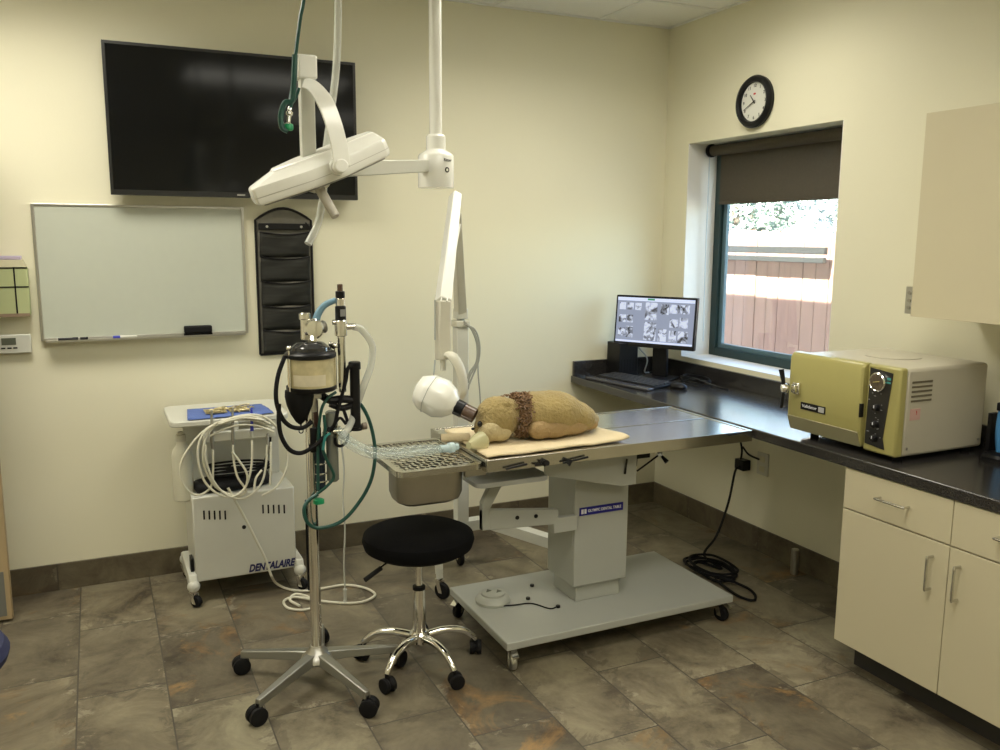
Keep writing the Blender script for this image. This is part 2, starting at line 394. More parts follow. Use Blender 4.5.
# ceiling lights: recessed troffers
def troffer(x, y, lab, k=1.0):
    t = thing('ceiling_light', lab, 'light', (x,y,H), 0)
    f = B(); w2, l2 = .60, .30
    for lo, hi in (((-w2,-l2),(-w2+.03,l2)),((w2-.03,-l2),(w2,l2)),((-w2+.03,-l2),(w2-.03,-l2+.03)),((-w2+.03,l2-.03),(w2-.03,l2))):
        f.box((x+lo[0],y+lo[1],H-.022),(x+hi[0],y+hi[1],H-.007))
    f.done('frame', M['white'], t, smooth=False)
    B().box((x-w2+.03,y-l2+.03,H-.014),(x+w2-.03,y+l2-.03,H-.009)).done('diffuser', emis('lit_diffuser', (1,.96,.83), 5.0), t, smooth=False)
    ld = bpy.data.lights.new('ceiling_lamp', 'AREA'); ld.shape = 'RECTANGLE'; ld.size = 1.14; ld.size_y = .54; ld.energy = LIGHT_W*k; ld.color = LIGHT_COL; ld.spread = R(154)
    lo = bpy.data.objects.new('lamp', ld); C.objects.link(lo); lo.parent = t; lo.location = (0,0,-.03)
troffer(-3.35, -.92, 'recessed ceiling light nearest the television wall, on the left', .86)
troffer(-1.00, -1.10, 'recessed ceiling light in front of the window, above the exam table end', .43)
troffer(-1.75, -2.75, 'recessed ceiling light over the middle of the room', .60)
troffer(-3.45, -3.9, 'recessed ceiling light behind the camera on the left', .36)
troffer(-.95, -4.5, 'recessed ceiling light behind the camera at the cabinet side', .34)

# outdoors
struct(B().box((.25,-8,-.25),(14,10,-.1)).done('ground_outside', M['ground'], smooth=False))
fn = thing('fence', 'tall cedar board fence outside the window', 'fence', (2.5,1.5,-.1))
for i in range(40):
    y = -.6 + i*.146 + random.uniform(-.003,.003); h = 1.66 + random.uniform(-.015,.015); x = 2.5 + random.uniform(-.004,.004)
    B().prism([(x,y,-.1),(x,y+.138,-.1),(x,y+.138,h-.04),(x,y+.10,h),(x,y+.038,h),(x,y,h-.04)], (0,0,0),(.018,0,0)).done('board', M['fence'], fn, smooth=False)
B().box((2.53,-.6,.3),(2.57,5.3,.39)).box((2.53,-.6,1.3),(2.57,5.3,1.39)).done('back_rail', M['fence'], fn, smooth=False)
rl = thing('handrail', 'pair of grey horizontal rails outside in front of the fence', 'rail', (2.3,1.6,-.1))
B().box((2.36,1.08,1.455),(2.40,5.0,1.515)).done('top_rail', M['railg'], rl, bev=.004)
B().box((2.36,1.09,1.385),(2.40,5.0,1.43)).done('lower_rail', M['railg'], rl, bev=.004)
B().box((2.402,2.9,-.1),(2.44,2.94,1.515)).box((2.402,4.5,-.1),(2.44,4.54,1.515)).done('post', M['fence'], rl)
def tree(x, y, h, r, lab, lm, seed):
    rnd = random.Random(seed)
    t = thing('tree', lab, 'tree', (x,y,-.1))
    B().tube([(x,y,-.1),(x+.05,y,h*.3),(x-.05,y+.05,h*.75)], .09, rf=lambda u: .1-.06*u).done('trunk', M['bark'], t)
    b = B()
    for i in range(5200):
        v = Vector((rnd.gauss(0,1), rnd.gauss(0,1), rnd.gauss(0,1))).normalized()
        rad = r*(.65+.4*noise.noise(v*2.2+Vector((seed,0,0))))*rnd.uniform(.75,1.12)
        c = Vector((x,y,h*.72)) + Vector((v.x*rad, v.y*rad, v.z*rad*.8))
        s = rnd.uniform(.03,.06); a = Vector((rnd.gauss(0,1),rnd.gauss(0,1),rnd.gauss(0,1))).normalized(); d = a.orthogonal().normalized()
        b.quad(c-a*s, c+d*s*.5, c+a*s, c-d*s*.5)
    b.done('foliage', lm, t, smooth=False)
tree(4.3, 2.2, 2.7, 1.3, 'leafy grey-green tree behind the fence, right half of the window', M['leafl'], 3)
tree(4.6, 4.75, 2.8, 1.35, 'darker green leafy tree behind the fence, left half of the window', M['leaf'], 9)
tree(7.3, 7.6, 4.4, 1.9, 'tall pale tree farther beyond the fence', M['leafl'], 14)
tree(7.3, 3.4, 4.2, 1.9, 'distant bushy tree beyond the grey-green one', M['leafl'], 21)

# ------------------------------------------------------------------ right side: counter and cabinets
CT = .812; CX = -.598
ct = thing('countertop', 'long black speckled laminate countertop under the window', 'countertop', (-.3,-2,CT-.04))
B().box((CX,-3.6,CT-.04),(-.004,-.004,CT)).done('slab', M['counter'], ct, bev=.004)
B().box((-.022,-3.6,CT),(-.003,-.004,CT+.082)).box((CX+.01,-.022,CT),(-.022,-.003,CT+.082)).done('backsplash', M['counter'], ct, bev=.002, smooth=False)
def handle_bar(a, b, out, name, parent):
    a = Vector(a); b = Vector(b); out = Vector(out)
    return B().tube([a, a+out*.85, a+out+(b-a)*.08, b+out-(b-a)*.08, b+out*.85, b], .0045, n=8, sub=4).done(name, M['steel'], parent)
def base_cabinet(y0, n, lab):
    t = thing('base_cabinet', lab, 'cabinet', (-.3, y0-.435, 0), group='almond base cabinets under the counter')
    wd = .437; y1 = y0 - wd*2
    B().box((-.572,y1,.105),(-.02,y0,CT-.041)).done('body', M['cab'], t, smooth=False)
    B().box((-.50,y1,0),(-.47,y0-.02,.105)).done('toe_kick', M['toe'], t, smooth=False)
    for i in range(2):
        a = y0 - wd*i - .0015; b = a - wd + .003
        dr = B().box((-.592,b,.622),(-.573,a,.768)).done('drawer', M['cab'], t, bev=.0015, smooth=False)
        m_ = (a+b)/2; handle_bar((-.592,m_+.058,.70),(-.592,m_-.058,.70),(-.028,0,0),'handle',dr)
        d = B().box((-.592,b,.113),(-.573,a,.617)).done('door', M['cab'], t, bev=.0015, smooth=False)
        hy = b+.055 if i == 0 else a-.04
        handle_bar((-.592,hy,.455),(-.592,hy,.565),(-.028,0,0),'handle',d)
base_cabinet(-1.985, 0, 'almond base cabinet with two drawers and two doors, nearest the window')
base_cabinet(-1.985-.877, 1, 'almond base cabinet at the right edge of the view')
uc = thing('wall_cabinet', 'plain almond wall cabinet above the yellow autoclave', 'cabinet', (-.16,-2.45,1.305))
B().box((-.312,-2.89,1.305),(-.002,-1.993,2.015)).done('body', M['cab'], uc, smooth=False)
B().box((-.332,-2.44,1.305),(-.313,-1.993,2.015)).done('door', M['cab'], uc, bev=.001, smooth=False)
B().box((-.332,-2.89,1.305),(-.313,-2.443,2.015)).done('door', M['cab'], uc, bev=.001, smooth=False)
hg = B().box((-.318,-1.9925,1.312),(-.314,-1.955,1.41)).box((-.318,-1.993,1.312),(-.295,-1.989,1.41)).done('hinge', M['alu'], uc, smooth=False)
hb = B()
for z in (1.335,1.36,1.388): hb.cyl((-.318,-1.972,z),(-.3215,-1.972,z),.007,n=10)
hb.done('screw', M['steeld'], hg)

# autoclave
ac = thing('autoclave', 'mustard yellow tabletop autoclave with beige sides on the counter', 'autoclave', (-.3,-1.88,CT))
AZ0, AZ1 = .830, 1.145
B().box((-.50,-2.14,AZ0),(-.085,-1.66,AZ1-.004)).done('body', M['acside'], ac, bev=.012)
B().box((-.535,-2.142,AZ0+.002),(-.498,-2.002,AZ1)).done('control_bezel', M['mustard'], ac, bev=.008)
dp = [(-.50,AZ0+.01),(-.535,AZ0+.01),(-.552,AZ0+.065),(-.552,AZ1-.02),(-.54,AZ1),(-.50,AZ1)]
door = B().prism([(x,0,z) for x,z in dp],(0,-1.996,0),(0,-1.640,0)).done('door', M['mustard'], ac, bev=.008)
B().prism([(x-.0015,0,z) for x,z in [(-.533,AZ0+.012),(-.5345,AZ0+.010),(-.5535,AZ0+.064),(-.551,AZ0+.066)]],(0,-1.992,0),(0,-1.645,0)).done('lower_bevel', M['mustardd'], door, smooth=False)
lat = B().box((-.566,-1.708,.985),(-.550,-1.674,1.03)).box((-.58,-1.702,.992),(-.566,-1.680,1.022)).done('latch', M['chrome'], door, bev=.003)
kn = B().lathe([(.010,0),(.018,.006),(.020,.016),(.016,.026),(.006,.03)], (-.580,-1.668,1.005),(-1,.45,0), n=20).done('knob', M['chrome'], door)
B().tube([(-.594,-1.660,1.014),(-.600,-1.646,1.078)],.009,rf=lambda u:.007+.004*u).tube([(-.594,-1.660,.994),(-.59,-1.646,.925)],.006).done('lever', M['black'], kn)
bd = B().box((-.5545,-1.835,.930),(-.552,-1.712,.958)).done('badge', M['black'], door, smooth=False)
fx = lambda o: frame(o, (0,-1,0), (0,0,1))
text('Validator', .017, fx((-.5552,-1.757,.9445)), 'lettering', M['whiteink'], bd, fit=.075)
B().box((-.5555,-1.831,.934),(-.5545,-1.803,.954)).done('emblem', mat('silver_grey_print', (.4,.4,.4), .5), bd, smooth=False)
B().box((-.553,-1.998,.95),(-.536,-1.990,1.0)).done('hinge_pin', M['black'], ac, bev=.002)
pn = B().prism([(-.5362,-2.016,AZ1-.012),(-.5362,-2.112,AZ1-.02),(-.5362,-2.088,AZ0+.06),(-.5362,-2.098,AZ0+.022),(-.5362,-2.012,AZ0+.03)],(0,0,0),(-.002,0,0)).done('control_panel', mat('black_panel', (.02,.02,.02), .3), ac, smooth=False)
gz = AZ1-.058; gy = -2.056
ga = B().lathe([(.033,0),(.034,.010),(.030,.014),(.028,.012)], (-.538,gy,gz), (-1,0,0), n=32).done('pressure_gauge', M['chrome'], ac)
B().lathe([(.0275,0),(.0275,.0015)], (-.549,gy,gz), (-1,0,0), n=28).done('dial', mat('gauge_dial', (.10,.08,.06), .15, nv=.5, ns=90), ga)
B().cyl((-.5515,gy+.014,gz-.002),(-.5515,gy-.012,gz+.004),.0012,n=6).done('needle', mat('yellow_print', (.6,.5,.15), .5), ga)
for z in (AZ0+.165, AZ0+.105, AZ0+.055):
    k = B().lathe([(.013,0),(.012,.014),(.010,.016)], (-.538,-2.055,z), (-1,0,0), n=16).done('control_knob', M['black'], ac)
    B().box((-.5545,-2.057,z),(-.554,-2.053,z+.01)).done('pointer_mark', M['whiteink'], k, smooth=False)
mk = B()
for i in range(26):
    z = AZ0+.05+random.random()*.2; y = -2.05+random.uniform(-.03,.03)
    mk.box((-.5392,y,z),(-.5382,y+random.uniform(.003,.010),z+.0022))
mk.done('panel_markings', mat('grey_print', (.35,.35,.36), .5), pn, smooth=False)
B().box((-.5392,-2.105,gz+.012),(-.5382,-2.09,gz+.020)).box((-.5392,-2.105,gz+.0),(-.5382,-2.09,gz+.006)).done('teal_print', mat('teal_print', (.05,.3,.28), .5), pn, smooth=False)
vs = B()
for i in range(5): vs.box((-.475,-2.1418,AZ1-.055-i*.0165),(-.375,-2.1395,AZ1-.048-i*.0165))
vs.done('vent_slots', mat('dark_slot', (.14,.12,.08), .8), ac, smooth=False)
B().box((-.475,-2.1415,AZ1-.185),(-.425,-2.1395,AZ1-.145)).done('warning_sticker', M['pink'], ac, smooth=False)
text('!', .02, frame((-.445,-2.1425,AZ1-.160),(1,0,0),(0,0,1)), 'sticker_mark', M['redink'], ac)
B().lathe([(.10,0),(.10,.003),(.09,.004)],(-.27,-1.88,AZ1-.004),n=28).done('tank_lid', M['acside'], ac)
sb = B()
for p_ in ((-.478,-2.1405,AZ0+.03),(-.11,-2.1405,AZ0+.03)): sb.cyl(p_,(p_[0],-2.143,p_[2]),.005,n=8)
sb.done('screw', M['steeld'], ac)
for x, y in ((-.47,-1.71),(-.47,-2.1),(-.12,-1.68),(-.12,-2.1)): B().cyl((x,y,CT),(x,y,AZ0+.002),.016,n=14).done('foot', M['rubber'], ac)

# clipper charger at right edge
cl = thing('clipper_charger', 'black charging stand holding blue hair clippers beside the autoclave', 'clippers', (-.14,-2.27,CT))
B().lathe([(.058,0),(.058,.012),(.05,.022),(.03,.026)], (-.14,-2.25,CT), n=24).box((-.15,-2.214,CT+.02),(-.11,-2.20,CT+.16)).done('stand', M['black'], cl)
B().tube([(-.14,-2.255,CT+.03),(-.14,-2.252,CT+.10),(-.14,-2.25,CT+.175)], .026, n=14, flat=.7, rf=lambda u: .022+.006*math.sin(u*3.1)).done('clipper_body', M['blue'], cl)
B().box((-.162,-2.264,CT+.176),(-.118,-2.236,CT+.205)).done('blade', M['black'], cl, bev=.003)
tag(B().tube([(-.05,-2.2,CT+.19),(-.05,-2.24,CT+.15),(-.04,-2.26,CT+.06),(-.035,-2.22,CT+.006)], .004).done('power_cord', M['black']), 'black cord hanging behind the clippers against the right wall', 'cord')

# ------------------------------------------------------------------ clock
ck = thing('wall_clock', 'round wall clock with thick black rim above the window', 'clock', (0,-.73,2.245))
cy, cz = -.740, 2.243
B().lathe([(.106,0),(.124,.0),(.126,.018),(.118,.030),(.107,.034),(.096,.028),(.092,.018),(.092,.0)], (-.001,cy,cz), (-1,0,0), n=56).done('rim', M['black'], ck)
fc = B().lathe([(.0925,0),(.0925,.004)], (-.010,cy,cz), (-1,0,0), n=40).done('dial', M['clockface'], ck)
for h in range(1,13):
    a = math.radians(h*30); text(str(h), .022, fx((-.0148, cy-math.sin(a)*.076, cz+math.cos(a)*.076)), 'numeral', M['blackink'], fc)
B().box((-.0152,cy-.008,cz+.034),(-.0145,cy+.008,cz+.042)).done('emblem', M['redink'], fc, smooth=False)
def hand(ang, L, wd, x, nm):
    d = Vector((0,-math.sin(ang),math.cos(ang))); s = Vector((0,math.cos(ang),math.sin(ang)))*wd; o = Vector((x,cy,cz))
    B().prism([o-d*.012-s,o-d*.012+s,o+d*L+s*.5,o+d*L-s*.5],(0,0,0),(-.001,0,0)).done(nm, M['blackink'], ck, smooth=False)
hand(R(320), .045, .0035, -.017, 'hour_hand'); hand(R(245), .078, .0025, -.019, 'minute_hand')
B().lathe([(.005,0),(.004,.005)], (-.016,cy,cz), (-1,0,0), n=12).done('hub', M['blackink'], ck)

# ------------------------------------------------------------------ back wall: TV, whiteboard, organiser, holder, thermostat
tv = thing('television', 'large black flat television mounted high on the back wall', 'television', (-2.38,-.1,1.75))
x0,x1,z0,z1 = -2.914,-1.838,1.752,2.380
B().box((x0,-.098,z0),(x1,-.055,z1)).done('housing', M['tvbez'], tv, bev=.003)
B().box((x0+.012,-.1005,z0+.022),(x1-.012,-.098,z1-.012)).done('screen', M['screen'], tv, smooth=False)
B().box((x0,-.101,z0),(x1,-.098,z0+.022)).box((x0,-.101,z1-.012),(x1,-.098,z1)).box((x0,-.101,z0+.022),(x0+.012,-.098,z1-.012)).box((x1-.012,-.101,z0+.022),(x1,-.098,z1-.012)).done('bezel', M['tvbez'], tv, smooth=False)
B().box((-2.395,-.1015,z0+.008),(-2.36,-.101,z0+.014)).done('logo_plate', M['alu'], tv, smooth=False)
B().box((-2.6,-.055,1.9),(-2.15,-.001,2.2)).done('wall_bracket', M['black'], tv)

wbd = thing('whiteboard', 'wide blank whiteboard with aluminium frame on the back wall', 'whiteboard', (-2.79,-.02,1.13))
x0,x1,z0,z1 = -3.224,-2.358,1.130,1.712
B().box((x0+.012,-.018,z0+.012),(x1-.012,-.004,z1-.010)).done('panel', M['board'], wbd, smooth=False)
B().box((x0,-.022,z0),(x0+.012,-.002,z1)).box((x1-.012,-.022,z0),(x1,-.002,z1)).box((x0+.012,-.022,z1-.010),(x1-.012,-.002,z1)).box((x0+.012,-.022,z0),(x1-.012,-.002,z0+.012)).done('frame', M['alu'], wbd, bev=.0015, smooth=False)
B().box((x0+.02,-.062,z0-.004),(x1-.02,-.022,z0)).box((x0+.02,-.065,z0-.004),(x1-.02,-.062,z0+.004)).done('marker_tray', M['alu'], wbd, smooth=False)
def marker(px0, px1, bc, cc, lab, cap_right):
    xa = at(px0,337,-.045).x; xb = at(px1,337,-.045).x; z = z0+.007; t = thing('marker', lab, 'marker', ((xa+xb)/2,-.045,z0))
    xm = xb-(xb-xa)*.3 if cap_right else xa+(xb-xa)*.3
    B().cyl((xa if cap_right else xm,-.045,z),(xm if cap_right else xb,-.045,z),.0065,bev=.001,n=12).done('barrel', bc, t)
    B().cyl((xm if cap_right else xa,-.045,z),(xb if cap_right else xm,-.045,z),.0072,bev=.001,n=12).done('cap', cc, t)
marker(58,78,M['black'],M['black'],'black marker at the left end of the whiteboard tray',True)
marker(80,88,M['black'],M['rubber'],'short black marker just right of the longer black one on the whiteboard tray',True)
marker(113,137,M['white'],M['bluerod'],'white marker with blue cap on the whiteboard tray',False)
er = thing('board_eraser', 'black felt whiteboard eraser on the right of the tray', 'eraser', (-2.54,-.045,z0))
ex0, ex1 = at(184,328,-.045).x, at(212,328,-.045).x
B().box((ex0,-.06,z0),(ex1,-.024,z0+.012)).done('felt_pad', M['blackfab'], er, bev=.002)
B().box((ex0,-.058,z0+.012),(ex1,-.026,z0+.045)).done('grip', M['rubber'], er, bev=.006)

org = thing('wall_file_organizer', 'tall black mesh hanging file organizer right of the whiteboard', 'file organizer', (-2.175,-.02,1.02))
ox0, ox1, oz0, oz1 = -2.305,-2.045,1.022,1.655
ol = B(); arc = [(ox0,oz1)]+[(ox0+(ox1-ox0)*k/12, oz1+.055*math.sin(math.pi*k/12)) for k in range(1,12)]+[(ox1,oz1)]
B().prism([(x,-.004,z) for x,z in [(ox0,oz0)]+arc+[(ox1,oz0)]],(0,0,0),(0,-.004,0)).done('back_panel', M['meshlight'], org, smooth=False)
B().tube([(ox0,-.01,oz0)]+[(x,-.01,z) for x,z in arc]+[(ox1,-.01,oz0),(ox0,-.01,oz0)], .006, smooth=False, n=6).done('wire_frame', M['black'], org)
B().box((ox0+.012,-.022,oz1-.045),(ox1-.012,-.010,oz1-.015)).done('header_bar', M['black'], org, bev=.002)
hs = B()
for x in (ox0+.05, ox1-.05): hs.cyl((x,-.022,oz1-.03),(x,-.026,oz1-.03),.006,n=10)
hs.done('screw', M['alu'], org)
for i in range(5):
    zt = oz1-.055-i*.115; zb = zt-.118; b = B(); n_ = 14
    rr = []
    for j in range(6):
        v = j/5; z = zt+(zb-zt)*v
        rr.append([(ox0+.014+(ox1-ox0-.028)*k/n_, -.012-.030*(1-v)*(.45+.55*math.sin(math.pi*k/n_))-.004*math.sin(7*k/n_+j+i), z-.012*math.sin(math.pi*k/n_)*(1-v)) for k in range(n_+1)])
    fr_ = [[Vector(p) for p in r] for r in rr]
    b.rings(fr_, cap0=False, cap1=False, close=False)
    pk = b.done('pocket', M['mesh'], org)
    md = pk.modifiers.new('s','SOLIDIFY'); md.thickness = .002
    B().tube([Vector(p)+Vector((0,-.001,.0)) for p in rr[0]], .003, smooth=False, n=6).done('pocket_rim', M['black'], pk)
B().tube([(ox1-.03,-.03,oz1-.01),(ox1-.012,-.045,oz1-.05),(ox1-.008,-.04,oz1-.2),(ox1-.006,-.035,oz1-.62)], .004, n=6).done('side_wire', M['black'], org)

gh = thing('chart_holder', 'green wall chart holder with dark ruled lines at the left edge', 'chart holder', (-3.42,-.03,1.24))
gz0, gz1, gx1 = 1.245, 1.478, -3.252
B().box((-3.60,-.055,gz0),(gx1,-.002,gz1-.03)).done('box', M['ltgreen'], gh, bev=.006)
B().prism([(-3.60,-.058,gz1-.03),(gx1-.004,-.058,gz1-.03),(gx1-.014,-.058,gz1),(-3.60,-.058,gz1)],(0,0,0),(0,.05,0)).done('cream_cards', M['cream'], gh, smooth=False)
gb = B()
for x in (-3.305,-3.40,-3.49): gb.box((x,-.0568,gz0+.004),(x+.006,-.0545,gz1-.03))
for z in (gz1-.036, gz1-.115): gb.box((-3.60,-.0570,z),(gx1,-.0547,z+.005))
gb.done('ruled_strip', M['black'], gh, smooth=False)
B().box((-3.60,-.0572,gz0-.004),(gx1-.004,-.0545,gz0+.01)).done('bottom_edge', mat('brown_edge', (.25,.18,.12), .6), gh, smooth=False)
tag(B().box((-3.60,-.05,gz1),(gx1-.02,-.01,gz1+.016)).done('paper_stack', M['lav'], bev=.003), 'lavender papers lying on top of the green chart holder', 'paper')
th = thing('thermostat', 'white rectangular thermostat with grey display under the chart holder', 'thermostat', (-3.33,-.01,1.08))
B().box((-3.41,-.028,1.083),(-3.262,-.002,1.163)).done('case', M['white'], th, bev=.004)
B().box((-3.372,-.0295,1.120),(-3.318,-.028,1.150)).done('display', M['lcd'], th, smooth=False)
for x in (-3.375,-3.352,-3.330): B().box((x,-.0305,1.104),(x+.016,-.028,1.110)).done('button', M['black'], th, smooth=False)

# open door at left edge
dr = B().box((-4.25,-.29,.012),(-3.392,-.25,2.10)).done('door_1', M['doorp'], bev=.004)
struct(dr)
B().box((-4.23,-.293,.03),(-3.412,-.290,.22)).done('kick_plate', M['kick'], dr, smooth=False)
# navy chair whose seat edge shows at left
nc = thing('task_chair', 'navy upholstered chair cut off by the left edge of the picture', 'chair', (-3.50,-1.72,0))
B().lathe([(.05,-.035),(.19,-.04),(.232,-.02),(.238,.0),(.225,.022),(.15,.03),(.02,.03)], (-3.50,-1.70,.50), n=40).done('seat', M['navy'], nc)
B().cyl((-3.50,-1.70,.08),(-3.50,-1.70,.465),.025).done('post', M['black'], nc)
for k in range(5):
    a = R(100+72*k); d = Vector((math.cos(a),math.sin(a),0)); o = Vector((-3.50,-1.70,0))
    lg = B().tube([o+V(0,0,.10), o+d*.12+V(0,0,.10), o+d*.2+V(0,0,.075)], .014).done('leg', M['black'], nc)
    B().cyl(o+d*.2+V(0,0,.03)+d.cross(V(0,0,1))*.018, o+d*.2+V(0,0,.03)-d.cross(V(0,0,1))*.018, .03, n=16).cyl(o+d*.2+V(0,0,.04), o+d*.2+V(0,0,.075), .008).done('caster', M['rubber'], lg)

# ------------------------------------------------------------------ monitor, computer, keyboard, mouse
az = R(60)                                   # screen runs from the corner towards the room
mo = thing('computer_monitor', 'black computer monitor showing dental x-rays on the corner of the counter', 'monitor', (-.24,-.30,CT))
L0 = V(-.355,-.085,0); Rr = V(-.118,-.50,0); wv = (Rr-L0).normalized(); nv_ = V(wv.y,-wv.x,0).normalized()
if nv_.x > 0: nv_ = -nv_
mw = (Rr-L0).length; mz0, mz1 = .986, 1.266
def ms(u, v, d=0): return L0 + wv*(mw*u) + V(-.010,0,mz0+(mz1-mz0)*v) + nv_*(d+.028*(.5-v))
def slab(b, u0,v0,u1,v1,d0,d1,mi=0):
    return b.rings([[ms(u0,v0,d0),ms(u1,v0,d0),ms(u1,v1,d0),ms(u0,v1,d0)],[ms(u0,v0,d1),ms(u1,v0,d1),ms(u1,v1,d1),ms(u0,v1,d1)]],mi=mi)
slab(B(),0,0,1,1,-.03,0).done('housing', M['black'], mo, bev=.003)
scr = B(); slab(scr,.022,.085,.978,.965,0,.0012,0); slab(scr,.024,.90,.976,.962,.0012,.0016,1); slab(scr,.024,.088,.976,.125,.0012,.0016,1)
tiles = [(.05,.72,.13,.86),(.15,.72,.23,.86),(.25,.72,.33,.86),(.05,.47,.14,.62),(.15,.47,.23,.62),(.05,.20,.14,.36),(.15,.18,.24,.40),
         (.38,.54,.53,.88),(.38,.14,.53,.50),(.57,.66,.67,.86),(.68,.69,.80,.86),(.81,.69,.92,.86),(.69,.42,.79,.58),(.81,.42,.91,.62),(.56,.14,.66,.38),(.69,.14,.78,.36),(.80,.14,.92,.36)]
for i, t_ in enumerate(tiles): slab(scr, *t_, .0012, .0018, 2+i%3)
slab(scr,.40,.92,.49,.955,.0016,.002,5)
scr.done('screen', [emis('screen_grey_blue', (.27,.31,.42), 1.3), emis('screen_toolbar', (.60,.67,.85), 1.5), emis('xray_image_a', (1,1,1), 1.1, 26), emis('xray_image_b', (1,1,1), 1.1, 20), emis('xray_image_c', (1,1,1), 1.1, 34), emis('screen_green_tab', (.05,.35,.15), 1)], mo, smooth=False)
mc = L0+wv*(mw*.52)
B().prism([mc+wv*-.042-nv_*.045+V(0,0,CT+.01), mc+wv*.042-nv_*.045+V(0,0,CT+.01), mc+wv*.042-nv_*.035+V(0,0,mz0+.12), mc-wv*.042-nv_*.035+V(0,0,mz0+.12)],(0,0,0),-nv_*.03).done('stand_neck', M['black'], mo, bev=.004)
B().prism([mc-wv*.10+nv_*.06+V(0,0,CT), mc+wv*.10+nv_*.06+V(0,0,CT), mc+wv*.09-nv_*.12+V(0,0,CT), mc-wv*.09-nv_*.12+V(0,0,CT)],(0,0,0),(0,0,.010)).done('stand_base', M['black'], mo, bev=.003)
cp = thing('computer_tower', 'small black desktop computer standing in the corner behind the monitor', 'computer', (-.39,-.12,CT))
B().box((-.385,-.17,CT),(-.262,-.04,CT+.19)).done('case', M['black'], cp, bev=.004)
fv = B()
for i in range(6): fv.box((-.375+.019*i,-.1715,CT+.03),(-.366+.019*i,-.17,CT+.10))
fv.done('vent_grille', M['rubber'], cp, smooth=False)
ko = V(-.41,-.35,CT); ka = R(-80)
kb = thing('keyboard', 'black computer keyboard lying in front of the monitor', 'keyboard', ko, ka)
KM = T(ko, ka)
B().prism([(-.225,-.075,0),(.225,-.075,0),(.225,-.075,.012),(-.225,-.075,.012)],(0,0,0),(0,.15,.008)).done('case', M['black'], kb, M=KM, bev=.003)
ky = B()
for r_ in range(5):
    for c_ in range(18): ky.box((-.213+c_*.0238,-.06+r_*.027,.013+r_*.0012),(-.213+c_*.0238+.019,-.06+r_*.027+.022,.0215+r_*.0014))
tag(ky.done('keys', mat('dark_grey_keys', (.03,.03,.032), .5), kb, M=KM, bev=.0015, smooth=False), kind='stuff')
B().box((-.24,-.135,0),(.24,-.085,.014)).done('wrist_rest', mat('grey_wrist_rest', (.06,.06,.07), .25), kb, M=KM, bev=.005)
tag(B().ball((-.30,-.60,CT+.012), .05, sc=(.62,1.05,.38), M=Matrix.Rotation(R(15),3,'Z')).done('computer_mouse', M['black']), 'black computer mouse on the counter beside the keyboard', 'mouse')
cc = B(); pts = []
for i in range(26):
    a = i*.9; pts.append((-.115+.05*math.cos(a)*(1+.2*math.sin(i)), -.50+.10*math.sin(a)*(1+.15*math.cos(2*i)), CT+.005+.0012*i))
cc.tube(pts+[(-.10,-.68,CT+.005),(-.09,-.74,CT+.005)], .0042, n=6)
tag(cc.done('cable', M['black']), 'black cable coiled on the counter below the window', 'cable')
tag(B().tube([(-.27,-.12,CT+.23),(-.25,-.16,CT+.16),(-.22,-.2,CT+.10),(-.2,-.15,CT+.02),(-.15,-.12,CT+.006)], .004, n=6).done('cable', mat('pale_grey_cable', (.4,.42,.4), .5)), 'pale cable hanging between the monitor and the computer tower', 'cable')

# outlet + cords on right wall
ot = thing('wall_outlet', 'beige duplex outlet plate on the wall below the counter', 'outlet', (0,-.92,.42))
B().box((-.008,-.965,.40),(-.001,-.885,.515)).done('plate', M['ivory'], ot, bev=.002)
for z in (.432,.482): B().box((-.011,-.943,z-.015),(-.008,-.907,z+.015)).done('socket', M['cream'], ot, bev=.002)
B().box((-.05,-.835,.40),(-.001,-.765,.455)).done('plug_block', M['black'], ot, bev=.005)
cd = B(); cd.tube([(-.03,-.80,.76),(-.045,-.79,.60),(-.03,-.795,.50),(-.045,-.80,.43)], .0055, n=6)
cd.tube([(-.03,-.80,.52),(-.04,-.86,.495),(-.025,-.92,.482)], .005, n=6)
tag(cd.done('power_cord', M['black']), 'thick black cord hanging from under the counter to the wall plug', 'cord')
fl = [(-.045,-.80,.42),(-.09,-.82,.40),(-.15,-.85,.25),(-.24,-.88,.10),(-.33,-.90,.02)]
rn = random.Random(4)
for i in range(22):
    a = i*1.35; fl.append((-.415+.10*math.cos(a)*rn.uniform(.5,1.1), -1.06+.16*math.sin(a)*rn.uniform(.6,1.15), .010+.0016*i))
fl += [(-.40,-1.30,.012),(-.455,-1.41,.008),(-.49,-1.34,.008),(-.47,-1.16,.012)]
tag(B().tube(fl, .0065, n=6, sub=6).done('power_cord', M['rubber']), 'black power cord running down the wall into a tangle on the floor', 'cord')
tag(B().cyl((-.064,-1.239,0),(-.064,-1.239,.125),.018,bev=.003).done('floor_pipe', M['alu']), 'short metal pipe stub by the baseboard under the counter', 'pipe')

